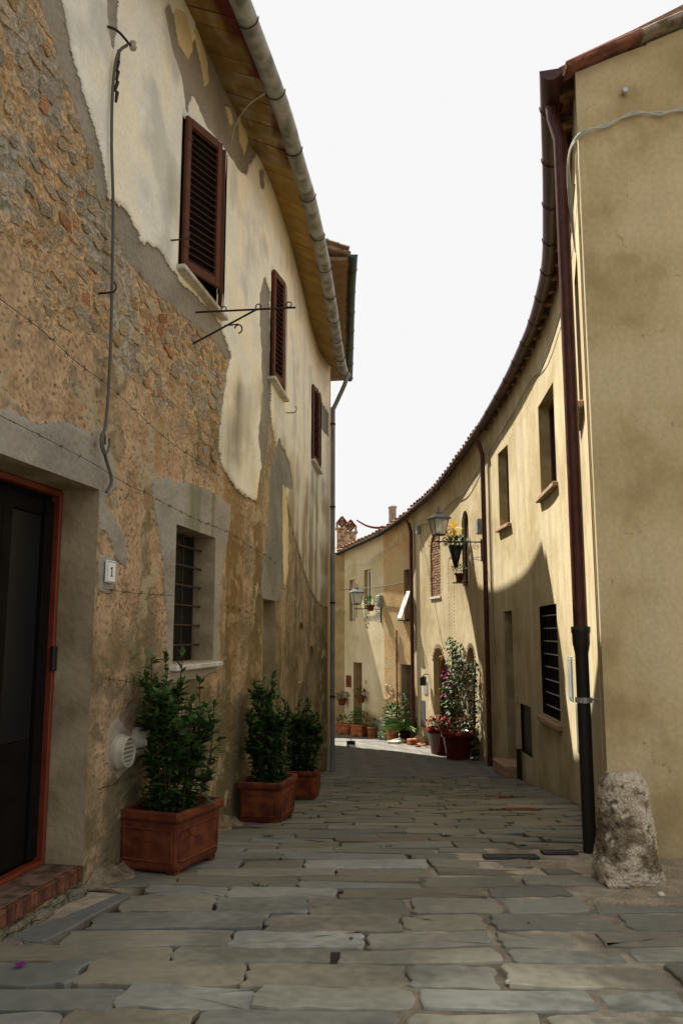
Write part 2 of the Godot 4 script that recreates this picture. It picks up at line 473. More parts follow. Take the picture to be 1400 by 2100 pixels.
func left_row(c: int) -> void:
	var out := PackedByteArray()
	var hts := PackedByteArray()
	out.resize(LW * 32 * 3)
	hts.resize(LW * 32)
	var mw: PackedByteArray = lmask.white
	var mg: PackedByteArray = lmask.grey
	var mc: PackedByteArray = lmask.cream
	var mm: PackedByteArray = lmask.cement
	var mr: PackedByteArray = lmask.rubble
	var k := 0
	var lo := log(lmap[1] / lmap[0])
	for j in range(c * 32, c * 32 + 32):
		var y: float = lmap[3] - (j + 0.5) / LH * (lmap[3] - lmap[2])
		var ya := int((y + 9.0) * 128.0)
		var yc := int((y + 9.0) * 420.0)
		var yb := int((y + 9.0) * 300.0)
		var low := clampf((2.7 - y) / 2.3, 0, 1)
		for i in LW:
			var d: float = lmap[0] * exp((i + 0.5) / LW * lo)
			var a := NA[((ya & 511) << 9) | (int(d * 128.0) & 511)] / 255.0
			var b := NB[((yb & 511) << 9) | (int(d * 300.0) & 511)] / 255.0
			var f := NC[((yc & 511) << 9) | (int(d * 420.0) & 511)] / 255.0
			var g := NB[((int(y * 95.0 + 900.0) & 511) << 9) | (int(d * 95.0 + 77.0) & 511)] / 255.0
			var sk := NA[((int(y * 22.0 + 300.0) & 511) << 9) | (int(d * 170.0) & 511)] / 255.0   # runs down the wall
			var m := NB[((int((y + 9.0) * 800.0 + 40.0 * f) & 511) << 9) | (int(d * 560.0 + 30.0 * b) & 511)] / 255.0
			var at_ := j * LW + i
			var cellv := NV[((int((y + 9.0) * 430.0 + 50.0 * g) & 511) << 9) | (int(d * 300.0 + 50.0 * b) & 511)] / 255.0
			var wob := (cellv - 0.5) * 75.0 + (b - 0.5) * 120.0 + (f - 0.5) * 55.0 + (g - 0.5) * 80.0
			var r: float
			var gg: float
			var bb: float
			var h: float
			if mm[at_] + wob * 0.5 > 128:
				var t := 0.82 + 0.22 * a + 0.14 * (f - 0.5) + 0.12 * (g - 0.5)
				var gr := clampf((2.3 - y) * 0.6, 0, 1)
				r = lerpf(0.33, 0.34, gr) * t
				gg = lerpf(0.305, 0.285, gr) * t
				bb = lerpf(0.255, 0.20, gr) * t
				if y > 2.1 and d > 6.9 and d < 7.7:
					var ms := clampf((sk - 0.45) * 2.5, 0, 0.8)
					r = lerpf(r, 0.13, ms)
					gg = lerpf(gg, 0.125, ms)
					bb = lerpf(bb, 0.05, ms)
				h = 138.0 + (b - 0.5) * 30.0 + (f - 0.5) * 14.0
			elif mc[at_] + wob * 0.6 > 128:
				var t := 0.85 + 0.25 * a
				r = 0.64 * t
				gg = 0.52 * t
				bb = 0.30 * t
				h = 186.0 + (b - 0.5) * 14.0
			elif mg[at_] + wob * 0.8 > 128:
				var t := 0.82 + 0.3 * g + 0.2 * (f - 0.5)
				var fw_ := clampf((d - 9.3) * 4.0, 0, 1)
				r = lerpf(0.27, 0.21, fw_) * t
				gg = lerpf(0.24, 0.20, fw_) * t
				bb = lerpf(0.19, 0.175, fw_) * t
				h = 118.0 + (b - 0.5) * 26.0 + (f - 0.5) * 22.0
			elif mw[at_] + wob * 0.55 > 128:
				var t := 0.97 + 0.10 * (f - 0.5) + 0.14 * (a - 0.5) + 0.07 * (b - 0.5)
				var warm := clampf(a * 1.5 - 0.5, 0, 1)
				r = lerpf(0.80, 0.79, warm) * t
				gg = lerpf(0.785, 0.725, warm) * t
				bb = lerpf(0.69, 0.55, warm) * t
				var cool := clampf((g * 0.8 + sk * 0.55 - 0.85) * 1.6, 0, 0.55)
				r = lerpf(r, 0.42, cool)
				gg = lerpf(gg, 0.42, cool)
				bb = lerpf(bb, 0.37, cool)
				# soot and rain under the far windows, a grey run by the ragged edge
				var soot := clampf((sk * 1.0 + g * 0.7 - 0.55) * 1.25, 0, 1) * maxf(bump(d, 12.6, 16.9, 1.0) * clampf((5.0 - y) * 0.8, 0, 1), maxf(bump(d, 7.75, 8.55, 0.25) * bump(y, 3.0, 4.5, 0.4), 0.85 * bump(d, 9.4, 13.0, 0.6) * clampf((4.3 - y) * 0.9, 0, 1)))
				r = lerpf(r, 0.12, soot * 0.85)
				gg = lerpf(gg, 0.12, soot * 0.85)
				bb = lerpf(bb, 0.095, soot * 0.85)
				var damp := bump(d, 6.2, 6.62, 0.12) * bump(y, 4.9, 5.6, 0.25) * clampf(g * 2.0 - 0.4, 0, 1)
				r = lerpf(r, 0.40, damp * 0.7)
				gg = lerpf(gg, 0.375, damp * 0.7)
				bb = lerpf(bb, 0.30, damp * 0.7)
				var yel := clampf((y - 6.55) * 1.8, 0, 1) * clampf((d - 8.0) * 0.6, 0, 1) + clampf((4.6 - y) * 0.8, 0, 0.6) * clampf(g * 2.0 - 0.5, 0, 1)
				r = lerpf(r, 0.50, yel * 0.55)
				gg = lerpf(gg, 0.41, yel * 0.55)
				bb = lerpf(bb, 0.24, yel * 0.55)
				var dirty := clampf((4.3 - y) / 1.7, 0, 1) * clampf((d - 9.3) * 0.7, 0, 1) * clampf(0.35 + 0.9 * sk * (0.4 + g), 0, 0.95)
				r = lerpf(r, 0.27, dirty)
				gg = lerpf(gg, 0.225, dirty)
				bb = lerpf(bb, 0.145, dirty)
				h = 204.0 - 70.0 * dirty + (b - 0.5) * 16.0 + (f - 0.5) * 10.0
			elif mr[at_] + wob > 128:
				var v := NV[((int((y + 9.0) * 430.0 + 60.0 * g) & 511) << 9) | (int(d * 300.0 + 60.0 * b) & 511)] / 255.0
				var e := ND[((int((y + 9.0) * 430.0 + 60.0 * g) & 511) << 9) | (int(d * 300.0 + 60.0 * b) & 511)] / 255.0
				var t := 0.50 + 0.95 * f * (0.35 + 0.65 * b) + 0.26 * a
				# mortar, grey stone, ochre stone, red stone
				r = 0.47
				gg = 0.325
				bb = 0.17
				var on := clampf(e * 3.0 - 0.5, 0, 1) * clampf(g * 2.5 - 0.45, 0, 1)
				if v < 0.34:
					r = lerpf(r, 0.25, on)
					gg = lerpf(gg, 0.235, on)
					bb = lerpf(bb, 0.19, on)
				elif v < 0.62:
					r = lerpf(r, 0.39, on)
					gg = lerpf(gg, 0.22, on)
					bb = lerpf(bb, 0.085, on)
				elif v > 0.9:
					r = lerpf(r, 0.36, on)
					gg = lerpf(gg, 0.14, on)
					bb = lerpf(bb, 0.06, on)
				if m > 0.5:
					var q := clampf((m - 0.5) * 9.0, 0, 1) * clampf(b * 2.0 - 0.3, 0, 1)
					r = lerpf(r, 0.41, q * 0.7)
					gg = lerpf(gg, 0.325, q * 0.7)
					bb = lerpf(bb, 0.215, q * 0.7)
				var gap := clampf(1.0 - absf(m - 0.46) * 13.0, 0, 1) * clampf(f * 1.6 - 0.2, 0, 1)
				t *= 1.0 - 0.55 * gap
				var wear := clampf((b - 0.62) * 4.0, 0, 1) * clampf((f - 0.45) * 3.0, 0, 1)
				r = lerpf(r * t, 0.34 * t, wear * 0.6)
				gg = lerpf(gg * t, 0.145 * t, wear * 0.6)
				bb = lerpf(bb * t, 0.04 * t, wear * 0.6)
				var gry := clampf((a - 0.66) * 5.0, 0, 0.8)
				r = lerpf(r, 0.25 * t, gry)
				gg = lerpf(gg, 0.235 * t, gry)
				bb = lerpf(bb, 0.19 * t, gry)
				if y < 4.0 and d > 7.0:
					var ms := clampf((sk - 0.42) * 2.6, 0, 0.85) * bump(d, 7.0, 8.1, 0.25) * clampf((4.2 - y), 0, 1)
					r = lerpf(r, 0.085, ms)
					gg = lerpf(gg, 0.08, ms)
					bb = lerpf(bb, 0.035, ms)
				h = 66.0 + 34.0 * e * g + (f - 0.5) * 40.0 + (b - 0.5) * 34.0 + clampf((m - 0.45) * 5.0, 0, 1) * 34.0 - gap * 26.0
			else:
				var t := 0.83 + 0.38 * (a - 0.35) + 0.36 * (f - 0.5) + 0.30 * (b - 0.5) + 0.18 * (m - 0.5)
				var near := clampf((9.2 - d) / 1.2, 0, 1)
				r = lerpf(0.36, 0.47, near) * t
				gg = lerpf(0.28, 0.325, near) * t
				bb = lerpf(0.175, 0.195, near) * t
				var och := clampf(g * 1.9 - 1.1, 0, 1) * near * 0.7
				r = lerpf(r, 0.40, och * 0.8)
				gg = lerpf(gg, 0.22, och * 0.8)
				bb = lerpf(bb, 0.075, och * 0.8)
				var skim := clampf((g * 0.7 + b * 0.35 + (m - 0.5) * 0.2 - 0.72) * 7.0, 0, 0.8)
				r = lerpf(r, 0.385, skim)
				gg = lerpf(gg, 0.315, skim)
				bb = lerpf(bb, 0.215, skim)
				var dkp := clampf((b * 0.45 + a * 0.75 + sk * 0.4 + (m - 0.5) * 0.22 - 0.95) * 5.0, 0, 0.8)
				r = lerpf(r, 0.20, dkp)
				gg = lerpf(gg, 0.155, dkp)
				bb = lerpf(bb, 0.088, dkp)
				# brown runs beside the barred window
				var br := bump(d, 7.9, 9.5, 0.25) * clampf(3.2 * (sk + (m - 0.5) * 0.25) - 1.0, 0, 1) * clampf((3.6 - y) * 0.9, 0, 1)
				r = lerpf(r, 0.20, br)
				gg = lerpf(gg, 0.125, br)
				bb = lerpf(bb, 0.045, br)
				var st := clampf((sk * 0.8 + a * 0.4 - 0.62) * 2.0, 0, 0.85) * clampf((d - 9.0) * 0.7, 0, 1)
				r = lerpf(r, 0.15, st)
				gg = lerpf(gg, 0.13, st)
				bb = lerpf(bb, 0.085, st)
				# pits
				if f < 0.05 and b > 0.42:
					r *= 0.5
					gg *= 0.45
					bb *= 0.42
				# grime, moss and splash towards the ground, with fall-off of light painted in
				var grime_shade := clampf(low * 1.1 + (g - 0.5) * 0.9 - 0.08 + (sk - 0.5) * 0.9 + (m - 0.5) * 0.3, 0, 0.93) * clampf((2.9 - y) * 2.0, 0, 1)
				r = lerpf(r, 0.135, grime_shade)
				gg = lerpf(gg, 0.108, grime_shade)
				bb = lerpf(bb, 0.056, grime_shade)
				var pale := clampf((b - 0.72) * 4.0, 0, 0.7) * clampf((sk - 0.4) * 2.5, 0, 1)
				r = lerpf(r, 0.43, pale)
				gg = lerpf(gg, 0.36, pale)
				bb = lerpf(bb, 0.22, pale)
				h = 96.0 + (b - 0.5) * 34.0 + (f - 0.5) * 16.0 + (a - 0.5) * 20.0 + skim * 16.0 - dkp * 14.0
				if f < 0.05 and b > 0.42:
					h -= 26.0
			# a rusty patch of brick here and there in the mid wall
			out[k * 3] = SRGB[clampi(int(r * 1024.0), 0, 1024)]
			out[k * 3 + 1] = SRGB[clampi(int(gg * 1024.0), 0, 1024)]
			out[k * 3 + 2] = SRGB[clampi(int(bb * 1024.0), 0, 1024)]
			hts[k] = clampi(int(h), 0, 255)
			k += 1
	lrows[c] = out
	hrows[c] = hts

func make_left_map() -> void:
	var ly := left_layers()
	lmask.white = poly_mask(ly.white, LW, LH, lmap, 14)
	lmask.grey = poly_mask(ly.grey, LW, LH, lmap, 12)
	lmask.cream = poly_mask(ly.cream, LW, LH, lmap, 12)
	lmask.cement = poly_mask(ly.cement, LW, LH, lmap, 12)
	lmask.rubble = poly_mask(ly.rubble, LW, LH, lmap, 32)
	var n := LH / 32
	lrows.resize(n)
	hrows.resize(n)
	WorkerThreadPool.wait_for_group_task_completion(WorkerThreadPool.add_group_task(left_row, n))
	var all := PackedByteArray()
	for q: PackedByteArray in lrows:
		all.append_array(q)
	for q: PackedByteArray in hrows:
		lheight.append_array(q)
	lrows.clear()
	hrows.clear()
	var hi := Image.create_from_data(LW, LH, false, Image.FORMAT_L8, lheight)
	hi.resize(LW / 4, LH / 6, Image.INTERPOLATE_LANCZOS)
	lsmooth = hi.get_data()
	lsw = hi.get_width()
	lsh = hi.get_height()
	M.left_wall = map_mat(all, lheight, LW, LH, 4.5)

func map_mat(rgb: PackedByteArray, hts: PackedByteArray, w: int, h: int, cm := 2.0) -> StandardMaterial3D:
	var m := StandardMaterial3D.new()
	m.albedo_texture = ImageTexture.create_from_image(Image.create_from_data(w, h, false, Image.FORMAT_RGB8, rgb))
	m.heightmap_enabled = true
	m.heightmap_texture = ImageTexture.create_from_image(Image.create_from_data(w, h, false, Image.FORMAT_L8, hts))
	m.heightmap_scale = cm
	m.roughness = 0.95
	m.metallic_specular = 0.3
	m.texture_repeat = false
	return m

func left_h(d: float, y: float) -> float:
	var u := clampf(px_u(d, lmap) * lsw - 0.5, 0, lsw - 1.01)
	var v := clampf((lmap[3] - y) / (lmap[3] - lmap[2]) * lsh - 0.5, 0, lsh - 1.01)
	var i := int(u)
	var j := int(v)
	var k := j * lsw + i
	var fu := u - i
	var fv := v - j
	return lerpf(lerpf(lsmooth[k], lsmooth[k + 1], fu), lerpf(lsmooth[k + lsw], lsmooth[k + lsw + 1], fu), fv) / 255.0

func in_layer(which: String, d: float, y: float) -> bool:
	var i := clampi(int(px_u(d, lmap) * LW), 0, LW - 1)
	var j := clampi(int((lmap[3] - y) / (lmap[3] - lmap[2]) * LH), 0, LH - 1)
	return lmask[which][j * LW + i] > 128

# --- plainer rendered walls
var pcfg := {}
var prow := []
var phrow := []

func plaster_row(c: int) -> void:
	var w: int = pcfg.w
	var m: Array = pcfg.map
	var base: Color = pcfg.base
	var alt: Color = pcfg.alt
	var dark: Color = pcfg.dark
	var streak: float = pcfg.streak
	var cloud: float = pcfg.cloud
	var low_y: float = pcfg.low
	var peel: float = pcfg.peel
	var out := PackedByteArray()
	var hts := PackedByteArray()
	out.resize(w * 32 * 3)
	hts.resize(w * 32)
	var k := 0
	var sd: int = pcfg.seed
	for j in range(c * 32, c * 32 + 32):
		var y: float = m[3] - (j + 0.5) / int(pcfg.h) * (m[3] - m[2])
		for i in w:
			var s: float = m[0] + (i + 0.5) / w * (m[1] - m[0])
			var a := NA[((int((y + 9.0) * 90.0 + sd) & 511) << 9) | (int(s * 90.0 + sd * 3) & 511)] / 255.0
			var b := NB[((int((y + 9.0) * 210.0) & 511) << 9) | (int(s * 210.0 + sd) & 511)] / 255.0
			var f := NC[((int((y + 9.0) * 380.0) & 511) << 9) | (int(s * 380.0) & 511)] / 255.0
			var sk := NA[((int(y * 30.0 + 300.0 + sd) & 511) << 9) | (int(s * 260.0) & 511)] / 255.0
			var s2 := NC[((int(y * 36.0 + 500.0) & 511) << 9) | (int(s * 300.0) & 511)] / 255.0
			var t := 0.95 + 0.10 * (f - 0.5) + streak * (0.15 * (s2 - 0.5) + 0.17 * (sk - 0.5))
			var x := clampf((a - 0.5) * 1.2 * cloud + 0.45, 0, 1)
			var r := lerpf(base.r, alt.r, x) * t
			var g := lerpf(base.g, alt.g, x) * t
			var bl := lerpf(base.b, alt.b, x) * t
			var dk := clampf((b * 0.3 + a * 0.75 + sk * 0.2 * streak - 0.72) * 2.2, 0, 1) * cloud * 0.6
			dk = maxf(dk, clampf((low_y - y) * 1.1 + (b - 0.5) * 0.9, 0, 1) * 0.55)
			r = lerpf(r, dark.r, dk)
			g = lerpf(g, dark.g, dk)
			bl = lerpf(bl, dark.b, dk)
			var crk := clampf(1.0 - absf(a + 0.05 * b - 0.52) * 140.0, 0, 1) * clampf(b * 3.0 - 1.6, 0, 1) * 0.45
			r *= 1.0 - crk
			g *= 1.0 - crk
			bl *= 1.0 - crk
			var h := 120.0 - crk * 60.0 + (f - 0.5) * 26.0 + (b - 0.5) * 40.0 + (s2 - 0.5) * 40.0 * streak
			if peel > 0.0 and b * 0.25 + a * 0.75 + 0.06 * (f - 0.5) > 1.0 - peel:
				var tt := 0.72 + 0.4 * f * (0.4 + b) + 0.2 * s2
				r = 0.42 * tt
				g = 0.29 * tt
				bl = 0.15 * tt
				h -= 70.0 - 60.0 * f
			out[k * 3] = SRGB[clampi(int(r * 1024.0), 0, 1024)]
			out[k * 3 + 1] = SRGB[clampi(int(g * 1024.0), 0, 1024)]
			out[k * 3 + 2] = SRGB[clampi(int(bl * 1024.0), 0, 1024)]
			hts[k] = clampi(int(h), 0, 255)
			k += 1
	prow[c] = out
	phrow[c] = hts

func plaster(w: int, h: int, m: Array, sd: int, base: Color, alt: Color, dark: Color, streak: float, cloud: float, low: float, peel := 0.0) -> StandardMaterial3D:
	pcfg = {"w": w, "h": h, "map": m, "seed": sd, "base": base, "alt": alt, "dark": dark, "streak": streak, "cloud": cloud, "low": low, "peel": peel}
	var n := h / 32
	prow.resize(n)
	phrow.resize(n)
	WorkerThreadPool.wait_for_group_task_completion(WorkerThreadPool.add_group_task(plaster_row, n))
	var rgb := PackedByteArray()
	var hts := PackedByteArray()
	for i in n:
		rgb.append_array(prow[i])
		hts.append_array(phrow[i])
	return map_mat(rgb, hts, w, h, 1.2)

# ------------------------------------------------------------------ walls with openings
func lines(a: float, b: float, step: float, snap: Array) -> PackedFloat32Array:
	var n := maxi(1, int(round((b - a) / step)))
	var out := PackedFloat32Array()
	for i in n + 1:
		out.append(lerpf(a, b, float(i) / n))
	for v: float in snap:
		if v <= a or v >= b:
			continue
		var best := 1
		for i in range(1, n):
			if absf(out[i] - v) < absf(out[best] - v):
				best = i
		out[best] = v
	return out

func inside(o: Dictionary, s: float, y: float) -> bool:
	if s < o.s0 or s > o.s1 or y < o.y0 or y > o.y1:
		return false
	if o.arch > 0.0 and y > o.y1 - o.arch:
		var e: float = (s - (o.s0 + o.s1) * 0.5) / ((o.s1 - o.s0) * 0.5)
		var g: float = (y - (o.y1 - o.arch)) / o.arch
		return e * e + g * g < 1.0
	return true

func opening(s0: float, s1: float, y0: float, y1: float, depth: float, arch := 0.0) -> Dictionary:
	return {"s0": s0, "s1": s1, "y0": y0, "y1": y1, "depth": depth, "arch": arch}

func wall_mesh(f: Face, ss: PackedFloat32Array, ys: PackedFloat32Array, holes: Array, m: Array, top: Curve1 = null, top_add := 0.0, disp := 0.0) -> ArrayMesh:
	var ns := ss.size()
	var ny := ys.size()
	var vs := PackedVector3Array()
	var uv := PackedVector2Array()
	var idx := PackedInt32Array()
	vs.resize(ns * ny)
	uv.resize(ns * ny)
	var arches := []
	for o: Dictionary in holes:
		if o.arch > 0.0:
			arches.append(o)
	for i in ns:
		var s0 := ss[i]
		var yt := 99.0 if top == null else top.at(s0) + top_add
		var n0 := f.n(s0)
		for j in ny:
			var s := s0
			var y := minf(ys[j], yt)
			for o: Dictionary in arches:
				var sp: float = o.y1 - o.arch
				var hw: float = (o.s1 - o.s0) * 0.5
				var mid: float = (o.s0 + o.s1) * 0.5
				if y > sp and y < o.y1 + 0.1 and absf(s - mid) < hw + 0.08:
					var e := (s - mid) / hw
					var g: float = (y - sp) / o.arch
					var q := sqrt(e * e + g * g)
					var tol: float = 0.75 * maxf((ss[mini(i + 1, ns - 1)] - ss[i]) / hw, (ys[mini(j + 1, ny - 1)] - ys[j]) / o.arch)
					if absf(q - 1.0) < tol:
						s = mid + (s - mid) / q
						y = sp + (y - sp) / q
			var pt := f.p(s, y)
			if disp > 0.0:
				var amt := 1.0
				for o: Dictionary in holes:
					var dx := maxf(maxf(o.s0 - s, s - o.s1), 0.0)
					var dy := maxf(maxf(o.y0 - y, y - o.y1), 0.0)
					amt = minf(amt, clampf((sqrt(dx * dx + dy * dy) - 0.004) / 0.07, 0, 1))
				var base := 0.5
				pt += n0 * disp * (lerpf(base, left_h(s, y), amt) - 0.5)
			vs[i * ny + j] = pt
			uv[i * ny + j] = Vector2(px_u(s, m), (m[3] - y) / (m[3] - m[2]))
	for i in ns - 1:
		for j in ny - 1:
			var cs := (ss[i] + ss[i + 1]) * 0.5
			var cy := (ys[j] + ys[j + 1]) * 0.5
			var skip := top != null and ys[j] > top.at(cs) + top_add
			for o: Dictionary in holes:
				if inside(o, cs, cy):
					skip = true
			if skip:
				continue
			var a := i * ny + j
			var b := a + ny
			if f.side > 0:
				idx.append_array([a, b + 1, b, a, a + 1, b + 1])
			else:
				idx.append_array([a, b, b + 1, a, b + 1, a + 1])
	var nrm := PackedVector3Array()
	nrm.resize(ns * ny)
	for i in ns:
		for j in ny:
			var du := vs[mini(i + 1, ns - 1) * ny + j] - vs[maxi(i - 1, 0) * ny + j]
			var dv := vs[i * ny + mini(j + 1, ny - 1)] - vs[i * ny + maxi(j - 1, 0)]
			var nn := du.cross(dv)
			var want := f.n(ss[i])
			nn = want if nn.length_squared() < 1e-14 else nn.normalized()
			nrm[i * ny + j] = nn if nn.dot(want) > 0 else -nn
	var arr := []
	arr.resize(Mesh.ARRAY_MAX)
	arr[Mesh.ARRAY_VERTEX] = vs
	arr[Mesh.ARRAY_NORMAL] = nrm
	arr[Mesh.ARRAY_TEX_UV] = uv
	arr[Mesh.ARRAY_INDEX] = idx
	var am := ArrayMesh.new()
	am.add_surface_from_arrays(Mesh.PRIMITIVE_TRIANGLES, arr)
	return am

func outline(o: Dictionary, segs := 12) -> PackedVector2Array:
	var out := PackedVector2Array()
	out.append(Vector2(o.s0, o.y0))
	out.append(Vector2(o.s1, o.y0))
	if o.arch > 0.0:
		var sp: float = o.y1 - o.arch
		for k in segs + 1:
			var a := PI * k / segs
			out.append(Vector2((o.s0 + o.s1) * 0.5 + cos(a) * (o.s1 - o.s0) * 0.5, sp + sin(a) * o.arch))
	else:
		out.append(Vector2(o.s1, o.y1))
		out.append(Vector2(o.s0, o.y1))
	return out

func deep(f: Face, o: Dictionary, s: float, y: float, off: float) -> Vector3:
	# a point of the opening, set back square to the wall's middle there
	return f.p(s, y) + f.n((o.s0 + o.s1) * 0.5) * off

func reveal(f: Face, o: Dictionary, m: Material, parent: Node, called := "reveal", proud := 0.0) -> void:
	var st := begin()
	var q := outline(o)
	for i in q.size():
		var a := q[i]
		var b := q[(i + 1) % q.size()]
		var flip: bool = f.side > 0 and not f.across
		var p0 := deep(f, o, a.x, a.y, proud)
		var p1 := deep(f, o, b.x, b.y, proud)
		var p2 := deep(f, o, b.x, b.y, -o.depth)
		var p3 := deep(f, o, a.x, a.y, -o.depth)
		if flip:
			quad(st, p0, p1, p2, p3)
		else:
			quad(st, p3, p2, p1, p0)
	put(called, st, m, parent)

func back_panel(f: Face, o: Dictionary, m: Material, parent: Node, called: String, inset := 0.0) -> MeshInstance3D:
	var st := begin()
	var q := outline(o)
	var front := PackedVector3Array()
	var rear := PackedVector3Array()
	for v in q:
		front.append(deep(f, o, v.x, v.y, -o.depth + inset))
		rear.append(deep(f, o, v.x, v.y, -o.depth + inset - 0.05))
	fan(st, front, f.side > 0)
	fan(st, rear, f.side < 0)
	rings(st, [front, rear])
	return put(called, st, m, parent)

func bar_in(f: Face, o: Dictionary, st: SurfaceTool, s0: float, y0: float, s1: float, y1: float, off: float, r: float, square := false) -> void:
	var a := deep(f, o, s0, y0, off)
	var b := deep(f, o, s1, y1, off)
	tube(st, [a, b], r, 4 if square else 6)

func frame_box(f: Face, o: Dictionary, st: SurfaceTool, s0: float, s1: float, y0: float, y1: float, off: float, thick: float, bev := 0.006) -> void:
	# a box between wall coordinates, its outer face at off
	var a := deep(f, o, s0, (y0 + y1) * 0.5, off - thick * 0.5)
	var b := deep(f, o, s1, (y0 + y1) * 0.5, off - thick * 0.5)
	var x := (b - a).normalized()
	var z := x.cross(Vector3.UP).normalized()
	box(st, Transform3D(Basis(x, Vector3.UP, z), (a + b) * 0.5), Vector3(a.distance_to(b), y1 - y0, thick), bev)

func flat(v: float) -> Curve1:
	return Curve1.new([0.0, v, 40.0, v])

func half_gutter(f: Face, s0: float, s1: float, step: float, offc: Curve1, ytop: Curve1, r: float, m: Material, parent: Node, called: String, ring_m: Material, ring_step: float) -> void:
	var st := begin(true)
	var rs := []
	var n := int((s1 - s0) / step) + 1
	for i in n + 1:
		var s := lerpf(s0, s1, float(i) / n)
		var c := f.p(s, ytop.at(s), offc.at(s))
		var nn := f.n(s)
		var ring := PackedVector3Array()
		for k in 10:
			var a := PI * k / 9.0
			ring.append(c + nn * cos(a) * r - Vector3.UP * sin(a) * r)
		for k in 10:
			var a := PI * (9 - k) / 9.0
			ring.append(c + nn * cos(a) * (r - 0.008) - Vector3.UP * sin(a) * (r - 0.008))
		rs.append(ring)
	if f.side > 0:
		for q in rs.size():
			rs[q].reverse()
	rings(st, rs)
	st.set_smooth_group(-1)
	for e in [0, rs.size() - 1]:
		var half := PackedVector3Array()
		for k in 10:
			half.append(rs[e][k + (10 if f.side > 0 else 0)])
		fan(st, half, (e == 0) != (f.side > 0))
	var g := put(called, st, m, parent)
	var s := s0 + ring_step * 0.6
	while s < s1:
		var sr := begin(true)
		var c := f.p(s, ytop.at(s), offc.at(s))
		var nn := f.n(s)
		var pts := []
		for k in 13:
			var a := lerpf(-0.12, PI + 0.12, k / 12.0)
			pts.append(c + nn * cos(a) * (r + 0.007) - Vector3.UP * sin(a) * (r + 0.007))
		tube(sr, pts, 0.0055, 5)
		put("gutter_bracket", sr, ring_m, g)
		s += ring_step

# ------------------------------------------------------------------ plants
func leaf(st: SurfaceTool, t: Transform3D, l: float, w: float, c: Color, curl := 0.15) -> void:
	# pointed leaf along local z, folded along its middle
	st.set_color(c)
	var a := t * Vector3.ZERO
	var m := t * Vector3(0, -curl * l * 0.3, l * 0.5)
	var e := t * Vector3(0, -curl * l, l)
	var p := t * Vector3(w * 0.5, curl * l * 0.25, l * 0.42)
	var q := t * Vector3(-w * 0.5, curl * l * 0.25, l * 0.42)
	tri(st, a, p, m)
	tri(st, m, p, e)
	tri(st, a, m, q)
	tri(st, m, e, q)

func aim(dir: Vector3, roll := 0.0) -> Basis:
	var z := dir.normalized()
	var x := Vector3.UP.cross(z)
	if x.length() < 0.05:
		x = Vector3.RIGHT
	x = x.normalized()
	var y := z.cross(x)
	return Basis(x, y, z).rotated(z, roll)

func rand_dir() -> Vector3:
	var y := rng.randf_range(-1, 1)
	var a := rng.randf_range(0, TAU)
	var r := sqrt(1 - y * y)
	return Vector3(r * cos(a), y, r * sin(a))

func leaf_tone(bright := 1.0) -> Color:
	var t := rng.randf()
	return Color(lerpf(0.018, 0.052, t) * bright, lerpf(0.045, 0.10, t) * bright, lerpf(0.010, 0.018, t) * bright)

# ------------------------------------------------------------------ the scene
func _ready() -> void:
	# camera
	var cam := Camera3D.new()
	cam.name = "camera"
	cam.fov = 64.0
	cam.near = 0.05
	cam.far = 600.0
	cam.position = Vector3(0, 1.6, 0)
	cam.rotation = Vector3(deg_to_rad(8.45), 0, 0)
	add_child(cam)
	cam.current = true
	# sky, exposure
	var env := Environment.new()
	env.background_mode = Environment.BG_SKY
	var sky := Sky.new()
	var sm := ProceduralSkyMaterial.new()
	sm.sky_top_color = Color(0.645, 0.645, 0.645)
	sm.sky_horizon_color = Color(0.645, 0.645, 0.645)
	sm.sky_curve = 0.2
	sm.ground_bottom_color = Color(0.3, 0.28, 0.25)
	sm.ground_horizon_color = Color(0.42, 0.40, 0.36)
	sm.sun_angle_max = 15.0
	sm.sky_energy_multiplier = 1.0
	sky.sky_material = sm
	env.sky = sky
	env.tonemap_mode = Environment.TONE_MAPPER_LINEAR
	env.tonemap_exposure = 2.5
	env.sdfgi_enabled = true
	env.ssao_enabled = true
	env.ssil_enabled = true
	var we := WorldEnvironment.new()
	we.name = "world"
	we.environment = env
	add_child(we)
	# sun: ahead and to the left, fairly high
	var sun := DirectionalLight3D.new()
	sun.name = "sun"
	sun.light_color = Color(1.0, 0.965, 0.90)
	sun.light_energy = 1.6
	sun.light_angular_distance = 0.55
	sun.shadow_enabled = true
	add_child(sun)
	sun.look_at_from_position(Vector3(-1, 2.3, -1.23) * 10.0, Vector3.ZERO)
	rng.seed = 20240
	make_noise()
	make_materials()
	make_left_map()
	build_ground()
	build_old_house()
	build_tall_house()
	build_corner_house()
	build_arched_house()
	build_far_houses()
	build_street_stones()
	build_planters()
	build_left_details()
	build_right_details()
	build_far_details()

